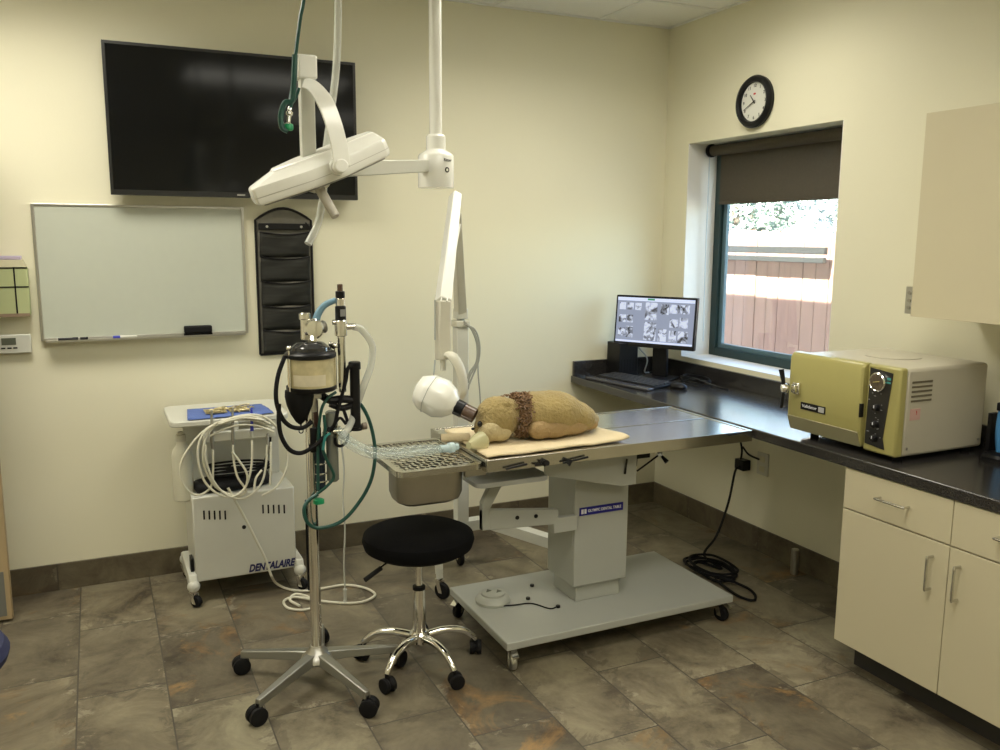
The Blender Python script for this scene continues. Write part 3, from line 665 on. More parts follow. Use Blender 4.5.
# ------------------------------------------------------------------ casters
def caster(parent, p, ang, r=.032, top=.12, mm=None, brake=False, body=None, fat=.011):
    p = Vector((p[0],p[1],0)); d = V(math.cos(ang),math.sin(ang),0); s = V(-d.y,d.x,0); wc = p + d*.012 + V(0,0,r)
    b = B().cyl(p+V(0,0,top-.008), p+V(0,0,top), .018, n=12).cyl(p+V(0,0,r*2-.004), p+V(0,0,top), .009, n=10)
    for k in (-1,1):
        o = wc + s*k*(fat+.004)
        b.prism([o+V(0,0,0)-d*.010-V(0,0,.008), o+d*.010-V(0,0,.008), o-d*.006+V(0,0,r+.012), o-d*.030+V(0,0,r+.012)], s*-.0015, s*.0015)
    b.prism([wc+s*fat*1.4-d*.006+V(0,0,r+.012), wc+s*fat*1.4-d*.030+V(0,0,r+.012), wc-s*fat*1.4-d*.030+V(0,0,r+.012), wc-s*fat*1.4-d*.006+V(0,0,r+.012)], (0,0,0),(0,0,.004))
    if brake: b.prism([wc+s*.012+d*.01+V(0,0,r+.012), wc-s*.012+d*.01+V(0,0,r+.012), wc-s*.012+d*.045+V(0,0,r-.002), wc+s*.012+d*.045+V(0,0,r-.002)],(0,0,0),(0,0,.004))
    c = b.done('caster', body or M['chrome'], parent, smooth=True)
    w_ = B().lathe([(r*.55,-fat),(r*.9,-fat),(r,-fat*.6),(r,fat*.6),(r*.9,fat),(r*.55,fat)], wc, s, n=24).done('wheel', mm or M['rubber'], c)
    return c
def twin(parent, p, ang, r=.027, top=.065):
    p = Vector((p[0],p[1],0)); d = V(math.cos(ang),math.sin(ang),0); s = V(-d.y,d.x,0); wc = p + d*.006 + V(0,0,r)
    b = B()
    for k in (-1,1): b.lathe([(r*.3,-.011),(r*.85,-.010),(r,-.005),(r,.007),(r*.9,.009),(r*.3,.009)], wc+s*k*.0135, s*k, n=24)
    b.cyl(wc-s*.006, wc+s*.006, r*.75, n=16).cyl(p+V(0,0,r*1.3), p+V(0,0,top), .007, n=10)
    b.lathe([(r*1.02,0),(r*1.02,.001)], wc, s, n=12) if False else None
    return b.done('caster', M['rubber'], parent)

# ------------------------------------------------------------------ exam table
tb = thing('exam_table', 'stainless veterinary dental table on a grey pedestal with wheeled base', 'table', (-1.19,-1.25,0))
TZ = .808
tp = B(); tp.box((-1.795,-1.512,TZ-.045),(-.608,-1.500,TZ)).box((-1.795,-.962,TZ-.045),(-.608,-.95,TZ)).box((-.620,-1.5,TZ-.03),(-.608,-.962,TZ)).box((-1.795,-1.5,TZ-.045),(-1.780,-.962,TZ))
tp.box((-1.78,-1.5,TZ-.010),(-.62,-.962,TZ-.003)).box((-1.775,-1.232,TZ-.003),(-.63,-1.222,TZ-.001))
tp.done('tabletop', M['steel'], tb, bev=.003)
# rack tray and tub
rx0, rx1, ry0, ry1, rz = -2.115, -1.798, -1.50, -1.06, .795
def rrect(x0,y0,x1,y1,r,z,n=6):
    P = []
    for cx,cy,a0 in ((x1-r,y1-r,0),(x0+r,y1-r,90),(x0+r,y0+r,180),(x1-r,y0+r,270)):
        for k in range(n+1): a = R(a0+90*k/n); P.append(V(cx+r*math.cos(a), cy+r*math.sin(a), z))
    return P
def ringband(b, A, Bp, mi=0):
    n = len(A); b._new(A+Bp, [(i,(i+1)%n,n+(i+1)%n,n+i) for i in range(n)], None, mi)
rk = B()
for z in (rz, rz-.004): ringband(rk, rrect(rx0,ry0,rx1,ry1,.035,z), rrect(rx0+.022,ry0+.022,rx1-.022,ry1-.022,.02,z))
ringband(rk, rrect(rx0,ry0,rx1,ry1,.035,rz), rrect(rx0,ry0,rx1,ry1,.035,rz-.020)); ringband(rk, rrect(rx0+.022,ry0+.022,rx1-.022,ry1-.022,.02,rz), rrect(rx0+.022,ry0+.022,rx1-.022,ry1-.022,.02,rz-.006))
rk.done('rack_rim', M['steel'], tb)
# expanded-metal grate : diamond lattice of thin bars
gt = B(); ax0,ax1,ay0,ay1 = rx0+.018, rx1-.018, ry0+.018, ry1-.018
def clipseg(p, q):
    t0,t1 = 0.,1.; d = (q[0]-p[0], q[1]-p[1])
    for pp, dd, lo, hi in ((p[0],d[0],ax0,ax1),(p[1],d[1],ay0,ay1)):
        if abs(dd)<1e-9:
            if pp<lo or pp>hi: return None
            continue
        a=(lo-pp)/dd; b_=(hi-pp)/dd
        if a>b_: a,b_=b_,a
        t0=max(t0,a); t1=min(t1,b_)
    return None if t0>=t1 else ((p[0]+d[0]*t0,p[1]+d[1]*t0),(p[0]+d[0]*t1,p[1]+d[1]*t1))
for sgn in (1,-1):
    for k in range(-14,24):
        xx = ax0 + k*.041
        sg = clipseg((xx, ay0), (xx+sgn*.62*.75, ay0+.62))
        if sg:
            (xa,ya),(xb,yb) = sg; dx,dy = xb-xa,yb-ya; L_ = math.hypot(dx,dy); nx,ny = -dy/L_*.0055, dx/L_*.0055
            gt.prism([(xa-nx,ya-ny,rz-.006),(xa+nx,ya+ny,rz-.006),(xb+nx,yb+ny,rz-.006),(xb-nx,yb-ny,rz-.006)],(0,0,0),(0,0,.003))
gt.done('grate', M['steel'], tb, smooth=False)
tu = B(); tx0,tx1,ty0,ty1 = -2.100,-1.855,-1.47,-1.30
outs = [rrect(tx0,ty0,tx1,ty1,.05,.775), rrect(tx0,ty0,tx1,ty1,.05,.690), rrect(tx0+.008,ty0+.008,tx1-.008,ty1-.008,.05,.665), rrect(tx0+.03,ty0+.03,tx1-.03,ty1-.03,.04,.652)]
inn = [rrect(tx0+.03,ty0+.03,tx1-.03,ty1-.03,.04,.656), rrect(tx0+.010,ty0+.010,tx1-.010,ty1-.010,.045,.68), rrect(tx0+.003,ty0+.003,tx1-.003,ty1-.003,.048,.775)]
tu.rings(outs, cap0=False); tu.rings(inn, cap1=False); ringband(tu, outs[0], inn[-1])
tu.done('drain_tub', M['steeld'], tb)
B().box((-1.86,-1.47,.745),(-1.78,-1.455,.775)).box((-1.86,-1.10,.745),(-1.78,-1.085,.775)).done('tub_bracket', M['steeld'], tb)
# pedestal
B().box((-1.333,-1.335,.19),(-1.082,-1.112,.70)).done('column', M['grey'], tb, bev=.004)
B().box((-1.312,-1.318,.119),(-1.104,-1.13,.192)).done('column_sleeve', M['grey'], tb, bev=.003)
B().box((-1.3352,-1.325,.36),(-1.333,-1.30,.56)).done('slide_slot', M['grey'], tb, smooth=False)
up = B()
for y in (-1.425,-1.06): up.prism([(-1.52,y,.765),(-1.52,y,.700),(-1.18,y,.618),(-1.108,y,.618),(-1.108,y,.765)],(0,0,0),(0,.006,0))
up.box((-1.52,-1.42,.755),(-1.108,-1.06,.764)).box((-1.12,-1.42,.62),(-1.108,-1.06,.755)).box((-1.33,-1.419,.69),(-1.12,-1.062,.72))
up.done('top_bracket', M['grey'], tb, bev=.002)
lb = B().box((-1.312,-1.3375,.487),(-1.108,-1.335,.520)).done('name_label', M['labelblue'], tb, smooth=False)
yl = -1.338
text('OLYMPIC DENTAL TABLE', .0165, frame((-1.196,yl,.5035),(1,0,0),(0,0,1)), 'lettering', M['whiteink'], lb, bold=.0003, fit=.155)
B().box((-1.305,yl-.0005,.494),(-1.294,yl,.513)).box((-1.291,yl-.0005,.494),(-1.281,yl,.513)).done('emblem', M['whiteink'], lb, smooth=False)
# wheeled plate
B().box((-1.722,-1.532,.088),(-.682,-.968,.119)).done('base_plate', M['grey'], tb, bev=.004)
for (x,y),a in (((-1.685,-1.495),R(-100)),((-.715,-1.485),R(-75)),((-1.69,-1.005),R(215)),((-.74,-1.0),R(60))):
    caster(tb, (x,y), a, r=.033, top=.088, mm=M['alu'] if x<-1.5 and y<-1.3 else M['rubber'], brake=True)
bh = B()
for px,py in ((532,586),(528,599),(558,607)): p = atz(px,py,.12); bh.cyl((p.x,p.y,.118),(p.x,p.y,.127),.009,n=10)
bh.done('bolt_cap', M['black'], tb)
# side arm and instrument shelf
sa = B(); yy = -1.36
sa.prism([(-1.335,yy,.500),(-1.42,yy,.500),(-1.42,yy,.535),(-1.745,yy,.575),(-1.745,yy,.495),(-1.44,yy,.478),(-1.44,yy,.44),(-1.335,yy,.44)],(0,0,0),(0,.03,0))
sa.prism([(-1.745,yy-.002,.495),(-1.715,yy-.002,.50),(-1.715,yy-.002,.575),(-1.635,yy+.05,.655),(-1.635,yy+.05,.70),(-1.665,yy+.05,.70),(-1.745,yy-.002,.60)],(0,0,0),(0,.03,0))
sa.done('side_arm', M['grey'], tb, bev=.003)
ab = B()
for x,z in ((-1.60,.528),(-1.52,.523)): ab.cyl((x,yy-.003,z),(x,yy,z),.008,n=12)
ab.done('arm_bolt', M['black'], tb)
B().rings([rrect(-1.80,-1.44,-1.50,-1.16,.035,.684), rrect(-1.80,-1.44,-1.50,-1.16,.035,.702)]).done('slide_shelf', mat('pale_grey_paint', (.5,.52,.5), .35), tb, bev=.002)
lv = B()
for p_, q_ in (((506,469),(527,464)),((535,465),(549,464)),((541,461),(545,466)),((563,463),(588,457)),((572,460),(569,466))):
    lv.tube([at(*p_,-1.525), at(*q_,-1.525)], .004, n=6, smooth=False)
for p_ in ((547,463),(569,462)): lv.cyl(at(*p_,-1.512), at(*p_,-1.535), .010, n=12)
lv.done('clamp_lever', M['black'], tb)
B().tube([at(729,435,-1.52),at(741,433,-1.52)],.004,n=6,smooth=False).done('clamp_lever', M['black'], tb)
B().tube([at(627,459,-1.435),at(625,474,-1.435)],.004,n=6,smooth=False).done('release_pin', M['black'], tb)
cr = B().cyl(at(637,452,-1.30), at(658,448,-1.33), .016, n=12).box((-1.108,-1.36,.70),(-1.0,-1.27,.745)).done('tilt_actuator', M['black'], tb)
B().tube([at(637,471,-1.33),at(648,463,-1.36),at(660,454,-1.4)],.004,n=6).tube([at(660,454,-1.4),at(667,462,-1.43)],.006,rf=lambda u:.004+.006*u).tube([at(637,455,-1.33),at(636,466,-1.33)],.004,n=6).done('hand_crank', M['black'], cr)
B().cyl(at(660,449,-1.40), at(660,455,-1.42), .010, n=12).done('crank_pivot', M['chrome'], cr)
# foot switch
ft = thing('foot_switch', 'round grey foot switch lying on the table base', 'foot pedal', (-1.625,-1.19,.119))
fo = V(-1.615,-1.175,.119)
B().lathe([(.070,0),(.072,.012),(.064,.024),(.054,.030),(.045,.032)], fo, n=36).lathe([(.048,.028),(.048,.040),(.038,.045)], fo, n=28).done('disc', mat('pale_grey_plastic', (.42,.43,.38), .45), ft)
for s_ in (1,-1):
    c_ = fo+V(.018*s_,-.012+.02*(s_<0)+.0,.0450); B().prism([c_+V(-.013,-.010,0),c_+V(.014,-.004,0),c_+V(.004,.018,0)],(0,0,0),(0,0,.001)).done('arrow_mark', M['lcd'], ft, smooth=False)
p1 = atz(558,607,.12)
B().tube([fo+V(.0,-.064,.006), fo+V(.06,-.075,.004), fo+V(.13,-.09,.004), V(p1.x-.04,p1.y-.005,.123), V(p1.x,p1.y,.124)], .0028, n=6).done('cord', M['rubber'], ft)

# ------------------------------------------------------------------ towel pad, lion plush
pd = B(); P0 = V(-1.785,-1.490,0); U_ = V(-1.170,-1.462,0)-P0; W_ = V(-1.765,-1.03,0)-P0; nx_, ny_ = 36, 22; rr = []
for j in range(ny_+1):
    row = []
    for i in range(nx_+1):
        u, v = i/nx_, j/ny_; z = TZ+.010+.004*noise.noise(V(u*6,v*5,0))+ .010*max(0,(u-.93)/.07)*abs(math.sin(v*5+1))
        uu = u - .06*v*(u)
        row.append(P0+U_*uu+W_*v+V(.004*noise.noise(V(v*9,0,3)),.004*noise.noise(V(u*9,1,3)),z))
    rr.append(row)
pd.rings(rr, cap0=False, cap1=False, close=False)
po = pd.done('towel_pad', M['towel']); md = po.modifiers.new('s','SOLIDIFY'); md.thickness = .007; md.offset = -1
tag(po, 'cream towel spread on the stainless table under the plush lion', 'towel')

lion = thing('plush_lion', 'tan plush lion with brown mane lying on a cream towel on the table', 'plush toy', (-1.42,-1.27,TZ+.012))
def blob(parts, name, m, parent, vox=.008, dis=.006, seed=0):
    b = B()
    for (c, r, s_, rot) in parts: b.ball(c, r, sc=s_, M=Matrix.Rotation(rot[1],3,rot[0]) if rot else None, n=24)
    o = b.done(name, m, parent)
    md = o.modifiers.new('remesh','REMESH'); md.mode = 'VOXEL'; md.voxel_size = vox; md.use_smooth_shade = True
    md = o.modifiers.new('smooth','SMOOTH'); md.factor = .8; md.iterations = 8
    tx = bpy.data.textures.new(name+'_fur','CLOUDS'); tx.noise_scale = .012; tx.noise_depth = 2
    md = o.modifiers.new('fur','DISPLACE'); md.texture = tx; md.strength = dis; md.mid_level = .5; md.texture_coords = 'LOCAL'
    return o
Z0 = TZ+.013
LD = V(-.022,0,0)
def lb_(l): return [(c+LD+(V(-.020,0,0) if c.x < -1.56 else V(0,0,0)), r*(1.05 if c.x < -1.56 else 1), s_, rot) for c,r,s_,rot in l]
body = blob(lb_([
    (V(-1.455,-1.27,Z0+.085), .10, (1.12,1.05,.86), None),
    (V(-1.385,-1.275,Z0+.086), .10, (1.3,1.12,.84), ('Y',R(6))),
    (V(-1.29,-1.27,Z0+.064), .10, (1.0,1.0,.62), ('Y',R(20))),
    (V(-1.235,-1.265,Z0+.047), .06, (1.0,.95,.68), ('Y',R(20))),
    (V(-1.198,-1.262,Z0+.040), .032, (1.2,.8,.8), ('Y',R(10))),
    (V(-1.515,-1.25,Z0+.085), .065, (1,1,1.0), None),
    (V(-1.605,-1.275,Z0+.082), .082, (.98,.95,.98), None),
    (V(-1.570,-1.275,Z0+.088), .066, (1.,.95,1.), None),
    (V(-1.655,-1.300,Z0+.060), .052, (1.05,.9,.85), ('Y',R(-30))),
]), 'body', M['fur'], lion)
blob(lb_([(V(-1.658,-1.322,Z0+.046), .046, (1.05,.85,.85), ('Y',R(-25))), (V(-1.615,-1.330,Z0+.034), .036, (1.2,.75,.85), None)]), 'muzzle', M['muzzle'], lion, .006, .004)
blob(lb_([(V(-1.485,-1.355,Z0+.040), .047, (1.0,.72,.85), None), (V(-1.42,-1.363,Z0+.036), .044, (1.5,.55,.78), None), (V(-1.34,-1.352,Z0+.032), .040, (1.8,.55,.72), None), (V(-1.26,-1.33,Z0+.034), .032, (1.7,.6,.80), None)]), 'foreleg', M['paw'], lion, .006, .005)
mn = B(); rn = random.Random(5)
for i in range(900):
    a = rn.uniform(R(-62), R(140)); rad = rn.uniform(.060,.080)
    c = V(-1.530+rn.gauss(0,.010)+.012*max(0,math.sin(a)), -1.272, Z0+.086)+LD
    p_ = c + V(rn.gauss(0,.010), -math.cos(a)*rad, math.sin(a)*rad*1.02)
    out = (p_-c).normalized(); q_ = p_ + (out*.006 + V(rn.uniform(-.020,.016), rn.gauss(0,.008), rn.gauss(-.004,.006)))
    if q_.z < Z0: q_.z = Z0+.002
    mn.tube([p_, (p_+q_)/2+out*.005, q_], .003, n=4, sub=2, rf=lambda u: .0045*(1-u*.75))
mn.done('mane', M['mane'], lion)
blob(lb_([(V(-1.535,-1.272,Z0+.082), .079, (.20,1.0,1.02), None)]), 'mane_base', M['mane'], lion, .006, .007)
blob(lb_([(V(-1.590,-1.325,Z0+.138), .020, (1.1,.6,.9), None)]), 'ear', M['fur'], lion, .004, .003)
B().ball(V(-1.722,-1.334,Z0+.078)+LD, .010, sc=(1,.8,1.15)).done('eye', mat('glossy_black_eye', (.01,.008,.006), .08), lion)
B().ball(V(-1.742,-1.316,Z0+.058)+LD, .007, sc=(1,.8,.8)).done('nose', M['black'], lion)

# ------------------------------------------------------------------ breathing circuit and mask
Yt = -1.40
mk_ = thing('rolled_towel', 'beige rolled cloth at the corner of the rack beside the lion', 'towel', (-1.80,-1.28,TZ))
B().tube([(-1.845,-1.20,TZ+.018),(-1.80,-1.22,TZ+.021),(-1.745,-1.245,TZ+.022)], .02, n=14, flat=.8).done('roll', M['towel'], mk_)
B().lathe([(.006,-.001),(.012,.0),(.011,.002)], (-1.846,-1.20,TZ+.018), (-1,.4,0), n=12).done('open_end', M['darkred'], mk_)
ms_ = thing('face_mask', 'yellowish clear plastic mask over the lion muzzle', 'mask', (-1.76,-1.35,TZ))
B().lathe([(.013,0),(.016,.01),(.022,.025),(.030,.045),(.036,.07),(.035,.075)], (-1.815,-1.395,TZ+.030), (1,.5,.06), n=24).done('cone', M['cleary'], ms_)
ho = B()
for dz, dy in ((0,0),(.018,.035)):
    ho.tube([at(340,436,-1.40)+V(0,dy,dz), at(351,446,-1.40)+V(0,dy,dz), at(372,455,-1.42)+V(0,dy,dz*.6), at(400,455,-1.43)+V(0,dy,dz*.4), at(430,451,-1.42)+V(0,dy,dz*.2), at(444,449,-1.41)+V(0,dy*.3,0)], .0125, n=12, sub=14, corr=.07)
tag(ho.done('breathing_hose', M['clear']), 'clear corrugated breathing hoses lying over the steel rack', 'hose')
yp = thing('hose_connector', 'pale blue Y-shaped connector joining the clear hoses', 'connector', at(450,448,-1.41))
B().cyl(at(440,449,-1.41), at(449,448,-1.41), .014, n=14).done('inlet', M['clearb'], yp)
B().lathe([(.014,0),(.019,.005),(.019,.022),(.012,.028),(.012,.04)], at(448,448,-1.41), V(1,.15,0), n=18).done('collar', M['clearb'], yp)

# ------------------------------------------------------------------ mobile x-ray unit
xr = thing('xray_unit', 'white mobile dental x-ray unit with jointed arm behind the table', 'x-ray machine', (-1.475,-.5,0))
xc, yc = -1.475, -.50
B().box((xc-.029,yc-.029,.19),(xc+.029,yc+.029,1.17)).done('column', M['white'], xr, bev=.004)
bs_ = B(); bs_.box((-1.70,-.53,.185),(-1.33,-.47,.235))
def bar(b, p, q, w_, h_):
    p = Vector(p); q = Vector(q); d = (q-p).normalized(); s = d.cross(V(0,0,1)).normalized()*w_/2; u = V(0,0,h_/2)
    b.rings([[p-s-u,p+s-u,p+s+u,p-s+u],[q-s-u,q+s-u,q+s+u,q-s+u]])
bar(bs_,(-1.345,-.48,.21),(-1.10,-.98,.19),.055,.05); bar(bs_,(-1.68,-.48,.21),(-1.69,-.76,.20),.05,.05)
bar(bs_,(-1.69,-.75,.20),(-1.70,-.79,.13),.035,.04); bar(bs_,(-1.70,-.785,.14),(-1.70,-.80,.085),.03,.03)
bar(bs_,(-1.10,-.97,.19),(-1.095,-.99,.09),.035,.035); bar(bs_,(-1.47,-.49,.19),(-1.47,-.485,.09),.03,.03)
bs_.done('base', M['white'], xr, bev=.004)
for x,y,a in ((-1.70,-.80,R(-60)),(-1.095,-.99,R(-30)),(-1.47,-.485,R(90))): caster(xr,(x,y),a,r=.038,top=.088)
br = B(); br.box((xc-.035,yc-.035,1.17),(xc+.035,yc+.035,1.20)).done('column_cap', M['ivory'], xr, bev=.004)
B().cyl((xc,yc,1.20),(xc,yc,1.215),.018).done('swivel_pin', M['greyd'], xr)
E1 = at(455,200,-.78); A0 = V(xc,yc,1.23)
def taper(b, p, q, w0, w1, d0, d1):
    p = Vector(p); q = Vector(q); t = (q-p).normalized(); s = t.cross(V(0,1,0)).normalized(); n_ = s.cross(t).normalized()
    b.rings([[p-s*w0/2-n_*d0/2,p+s*w0/2-n_*d0/2,p+s*w0/2+n_*d0/2,p-s*w0/2+n_*d0/2],[q-s*w1/2-n_*d1/2,q+s*w1/2-n_*d1/2,q+s*w1/2+n_*d1/2,q-s*w1/2+n_*d1/2]])
b_ = B(); taper(b_, A0, E1+V(.018,.03,-.05), .045,.03,.05,.045); b_.done('rear_arm', M['ivory'], xr, bev=.004)
B().box((xc-.026,yc-.03,1.208),(xc+.026,yc+.03,1.255)).done('arm_hinge', M['white'], xr, bev=.004)
E2 = at(443,302,-1.10)
b_ = B(); taper(b_, E1+V(-.006,-.02,.02), E2, .040,.050,.05,.055); b_.done('front_arm', M['lampwhite'], xr, bev=.006)
B().tube([E2+V(-.02,-.03,.004),E1+V(-.02,-.055,-.1)],.003,n=6,smooth=False).tube([E2+V(.003,-.033,.004),E1+V(.0,-.055,-.1)],.003,n=6,smooth=False).done('arm_rib', M['lampwhite'], xr)
J1 = at(443,360,-1.12)
b_ = B(); taper(b_, E2+V(0,.0,.005), J1, .052,.050,.055,.05); b_.done('lower_housing', M['ivory'], xr, bev=.006)
B().tube([J1+V(.012,.02,.01), at(452,356,-1.16), at(461,372,-1.18), at(463,390,-1.18), at(458,399,-1.17)], .024, n=12, flat=.6).cyl(J1, J1+V(0,0,-.04), .012).done('yoke', M['ivory'], xr)
HA = at(421,389,-1.17); HB = at(457,407,-1.26); hax = (HB-HA).normalized(); hl = (HB-HA).length
hd = B(); n8 = 8; q8 = Vector((0,0,1)).rotation_difference(hax)
def oct_(t, r, sx=1.0, ro=R(22.5)): return [HA+hax*t+q8 @ V(r*sx*math.cos(2*math.pi*k/n8+ro), r*math.sin(2*math.pi*k/n8+ro), 0) for k in range(n8)]
hd.rings([oct_(-.018,.028),oct_(-.008,.054),oct_(.028,.076),oct_(.085,.080),oct_(.120,.064),oct_(hl-.012,.041),oct_(hl,.034)])
hd = hd.done('tube_head', M['lampwhite'], xr, bev=.012, smooth=True, ang=60)
B().rings([oct_(.040,.0778),oct_(.0425,.0782)]).done('seam', M['greyd'], hd, smooth=False)
HC = HB
B().cyl(HB-hax*.008, HB+hax*.030, .031, n=24, bev=.003).done('cone_collar', M['black'], xr)
B().lathe([(.0285,0),(.0285,.045),(.024,.046),(.024,.03)], HB+hax*.030, hax, n=24).done('cone_tube', M['brownclear'], xr)
cbx = B()
for k, (dx, dz) in enumerate(((.0,0),(.02,-.03),(-.012,.02))):
    cbx.tube([at(464,322,-.56)+V(0,0,dz*.3), at(473,330,-.56)+V(dx*.5,0,0), at(478+dx*80,345,-.56), at(477+dx*60,362,-.56), at(470,376,-.56)+V(0,0,dz), at(468,383,-.56)+V(0,0,dz)], .0042, n=6)
cbx.tube([at(478,345,-.55), at(478,370,-.55), at(480,395,-.55), at(481,420,-.55), at(482,470,-.53)], .0035, n=6)
cbx.done('cable_loop', mat('grey_cable', (.33,.33,.28), .5), xr)
B().tube([at(435,360,-1.16),at(434,372,-1.17),at(433,380,-1.17)],.0035,n=6).tube([at(435,340,-1.12),at(435,300,-1.10)],.003,n=6).done('head_cable', M['greyd'], xr)

# ------------------------------------------------------------------ surgical light
su = thing('surgical_light', 'white ceiling mounted surgical light on a jointed arm', 'surgical light', (-1.82,-1.1,H))
Yp = -1.10; Hc = at(437,165,Yp); px_, py_ = at(436,160,Yp).x, Yp
zt_, zb_ = at(437,153,Yp).z, at(437,188,Yp).z
B().cyl((px_,py_,zt_+.05),(px_,py_,H-.03),.0235,n=24).done('ceiling_post', M['lampwhite'], su)
B().lathe([(.11,-.03),(.11,-.012),(.10,-.006)],(px_,py_,H),n=32).done('ceiling_plate', M['lampwhite'], su)
hub = B().lathe([(.066,0),(.067,.003),(.067,zt_-zb_-.015),(.062,zt_-zb_-.005),(.040,zt_-zb_+.008),(.036,zt_-zb_+.012),(.036,zt_-zb_+.058),(.030,zt_-zb_+.066)], (px_,py_,zb_), n=40).done('hub', M['lampwhite'], su)
lbl = frame((px_+.021,py_-.0655,zt_-.030),(1,.33,0),(0,0,1))
text('Ritter', .016, lbl, 'hub_lettering', M['blackink'], hub)
for r_, nm, mm in ((.010,'round_emblem',M['blackink']),(.005,'emblem_center',M['lampwhite'])):
    B().lathe([(r_,0),(r_,.0012 if r_ > .006 else .0018)], lbl @ V(-.003,-.035,-.001), lbl.to_3x3() @ V(0,0,1), n=20).done(nm, mm, hub)
AE = at(304,170,-1.48)
arm = B(); taper2 = at(425,166,-1.14)
dv = (AE-taper2).normalized(); s = V(0,0,1); n_ = dv.cross(s).normalized()
arm.rings([[taper2-s*.022-n_*.02,taper2+s*.022-n_*.02,taper2+s*.022+n_*.02,taper2-s*.022+n_*.02],[AE-s*.028-n_*.022,AE+s*.028-n_*.022,AE+s*.028+n_*.022,AE-s*.028+n_*.022]])
arm.done('horizontal_arm', M['white'], su, bev=.004)
TB = at(306,80,-1.50); TT = at(306,56,-1.50)
BB = at(307,172,-1.50)
b_ = B().box((TB.x-.021,-1.52,BB.z),(TB.x+.021,-1.48,TB.z+.005)).done('riser', M['white'], su, bev=.004)
B().box((TB.x-.029,-1.53,TB.z),(TB.x+.029,-1.47,TT.z)).done('joint_block', M['lampwhite'], su, bev=.006)
yk = [at(303,83,-1.53),at(313,86,-1.56),at(324,100,-1.60),at(333,122,-1.62),at(339,145,-1.63),at(342,166,-1.635)]
ykb = B(); Q = []
for i in range(len(yk)-1):
    p0 = yk[i-1] if i else yk[0]*2-yk[1]; p3 = yk[i+2] if i+2 < len(yk) else yk[-1]*2-yk[-2]
    for k in range(5):
        t = k/5; Q.append(.5*((2*yk[i])+(-p0+yk[i+1])*t+(2*p0-5*yk[i]+4*yk[i+1]-p3)*t*t+(-p0+3*yk[i]-3*yk[i+1]+p3)*t**3))
Q.append(yk[-1]); rr = []
for i, p in enumerate(Q):
    t = (Q[min(i+1,len(Q)-1)]-Q[max(i-1,0)]).normalized(); n_ = V(0,-1,0); s = t.cross(n_).normalized(); wd = .013+.011*min(1,i/10)
    rr.append([p-s*wd-n_*.006,p+s*wd-n_*.006,p+s*wd+n_*.006,p-s*wd+n_*.006])
ykb.rings(rr); ykb.done('yoke', M['lampwhite'], su, bev=.003)
LA = at(253,199,-1.50); LB = at(385,147,-1.50); Lx = (LB-LA).normalized(); LL = (LB-LA).length
Nv = (V(-Lx.z,0,Lx.x)*math.cos(R(9)) + V(0,-1,0)*math.sin(R(9))).normalized(); Nv = (Nv-Lx*Nv.dot(Lx)).normalized(); Wx = Nv.cross(Lx).normalized()
LM = Matrix.Translation((LA+LB)/2) @ Matrix((Lx,Wx,Nv)).transposed().to_4x4()
def plan(sx, sy, z, zs=0):
    base = zs or [(-.5,-.055),(-.485,-.075),(-.12,-.20),(.12,-.21),(.46,-.115),(.5,-.08),(.5,.08),(.46,.115),(.12,.21),(-.12,.20),(-.485,.075),(-.5,.055)]
    return [LM @ V(x*LL*sx, y*LL*sy, z) for x,y in base]
TOPR = [(-.32,-.03),(-.31,-.05),(-.12,-.12),(.12,-.125),(.40,-.07),(.45,-.045),(.45,.045),(.40,.07),(.12,.125),(-.12,.12),(-.31,.05),(-.32,.03)]
lh = B(); lh.rings([plan(.95,.93,-.022), plan(.985,.96,-.020), plan(1,1,-.006), plan(.99,.98,.024), plan(.975,.95,.032), plan(1,1,.054,TOPR), plan(.96,.9,.061,TOPR)])
lh = lh.done('lamp_head', M['lampwhite'], su, bev=.004, ang=18)
se = B()
def band(z, s1, t_):
    A = plan(s1,s1,z); Bq = plan(s1,s1,z+t_); return A, Bq
se.rings([plan(1.003,1.004,.001), plan(1.003,1.004,.003)], cap0=False, cap1=False); se.done('rim_seam', mat('pale_grey_seam', (.55,.54,.48), .5), lh)
B().rings([plan(.90,.88,-.027), plan(.90,.88,-.021)]).done('lens', mat('clear_lens', (.4,.4,.38), .08, trans=.3), lh, smooth=False)
pv = at(341,166,-1.635)
B().cyl(pv+V(0,.05,0), pv+V(0,-.012,0), .020, n=28, bev=.003).done('pivot_knob', M['lampwhite'], su)
B().cyl(pv+V(0,.10,.0), pv+V(0,.03,0), .03, .024, n=24).done('pivot_boss', M['lampwhite'], su)
B().cyl(at(319,188,-1.52), at(336,217,-1.56), .0155, .0135, n=20, bev=.003).done('handle', mat('grey_sterile_handle', (.50,.47,.40), .4), su)
B().lathe([(.05,0),(.03,.02)], at(318,182,-1.51), at(336,217,-1.56)-at(318,182,-1.51), n=24).done('handle_base', M['ivory'], su)

# hanging hoses
wh = thing('ceiling_hose', 'milky white hose hanging from the ceiling behind the surgical light', 'hose', (-2.25,-1.30,H))
wp = [at(340,-95,-1.30), at(338,-30,-1.30), at(338,20,-1.30), at(336,70,-1.30), at(330,120,-1.30), at(325,160,-1.30), at(323,195,-1.30), at(318,223,-1.30), at(308,244,-1.32)]
wp[0].z = H-.01
B().tube(wp, .0125, n=14).done('tube', M['clearhose'], wh)
B().lathe([(.03,-.012),(.03,-.004),(.022,-.001)], (wp[0].x,wp[0].y,H), n=20).done('ceiling_fitting', M['chrome'], wh)
gn = thing('oxygen_hose', 'dark green hose with chrome fitting hanging down from the ceiling in front of the television', 'hose', (-2.35,-1.55,H))
gp = [at(311,-85,-1.55), at(305,-20,-1.55), at(300,20,-1.55), at(295,60,-1.55), at(292,90,-1.55), at(290,101,-1.55)]; gp[0].z = H-.01
g_ = B().tube(gp, .0055, n=8)
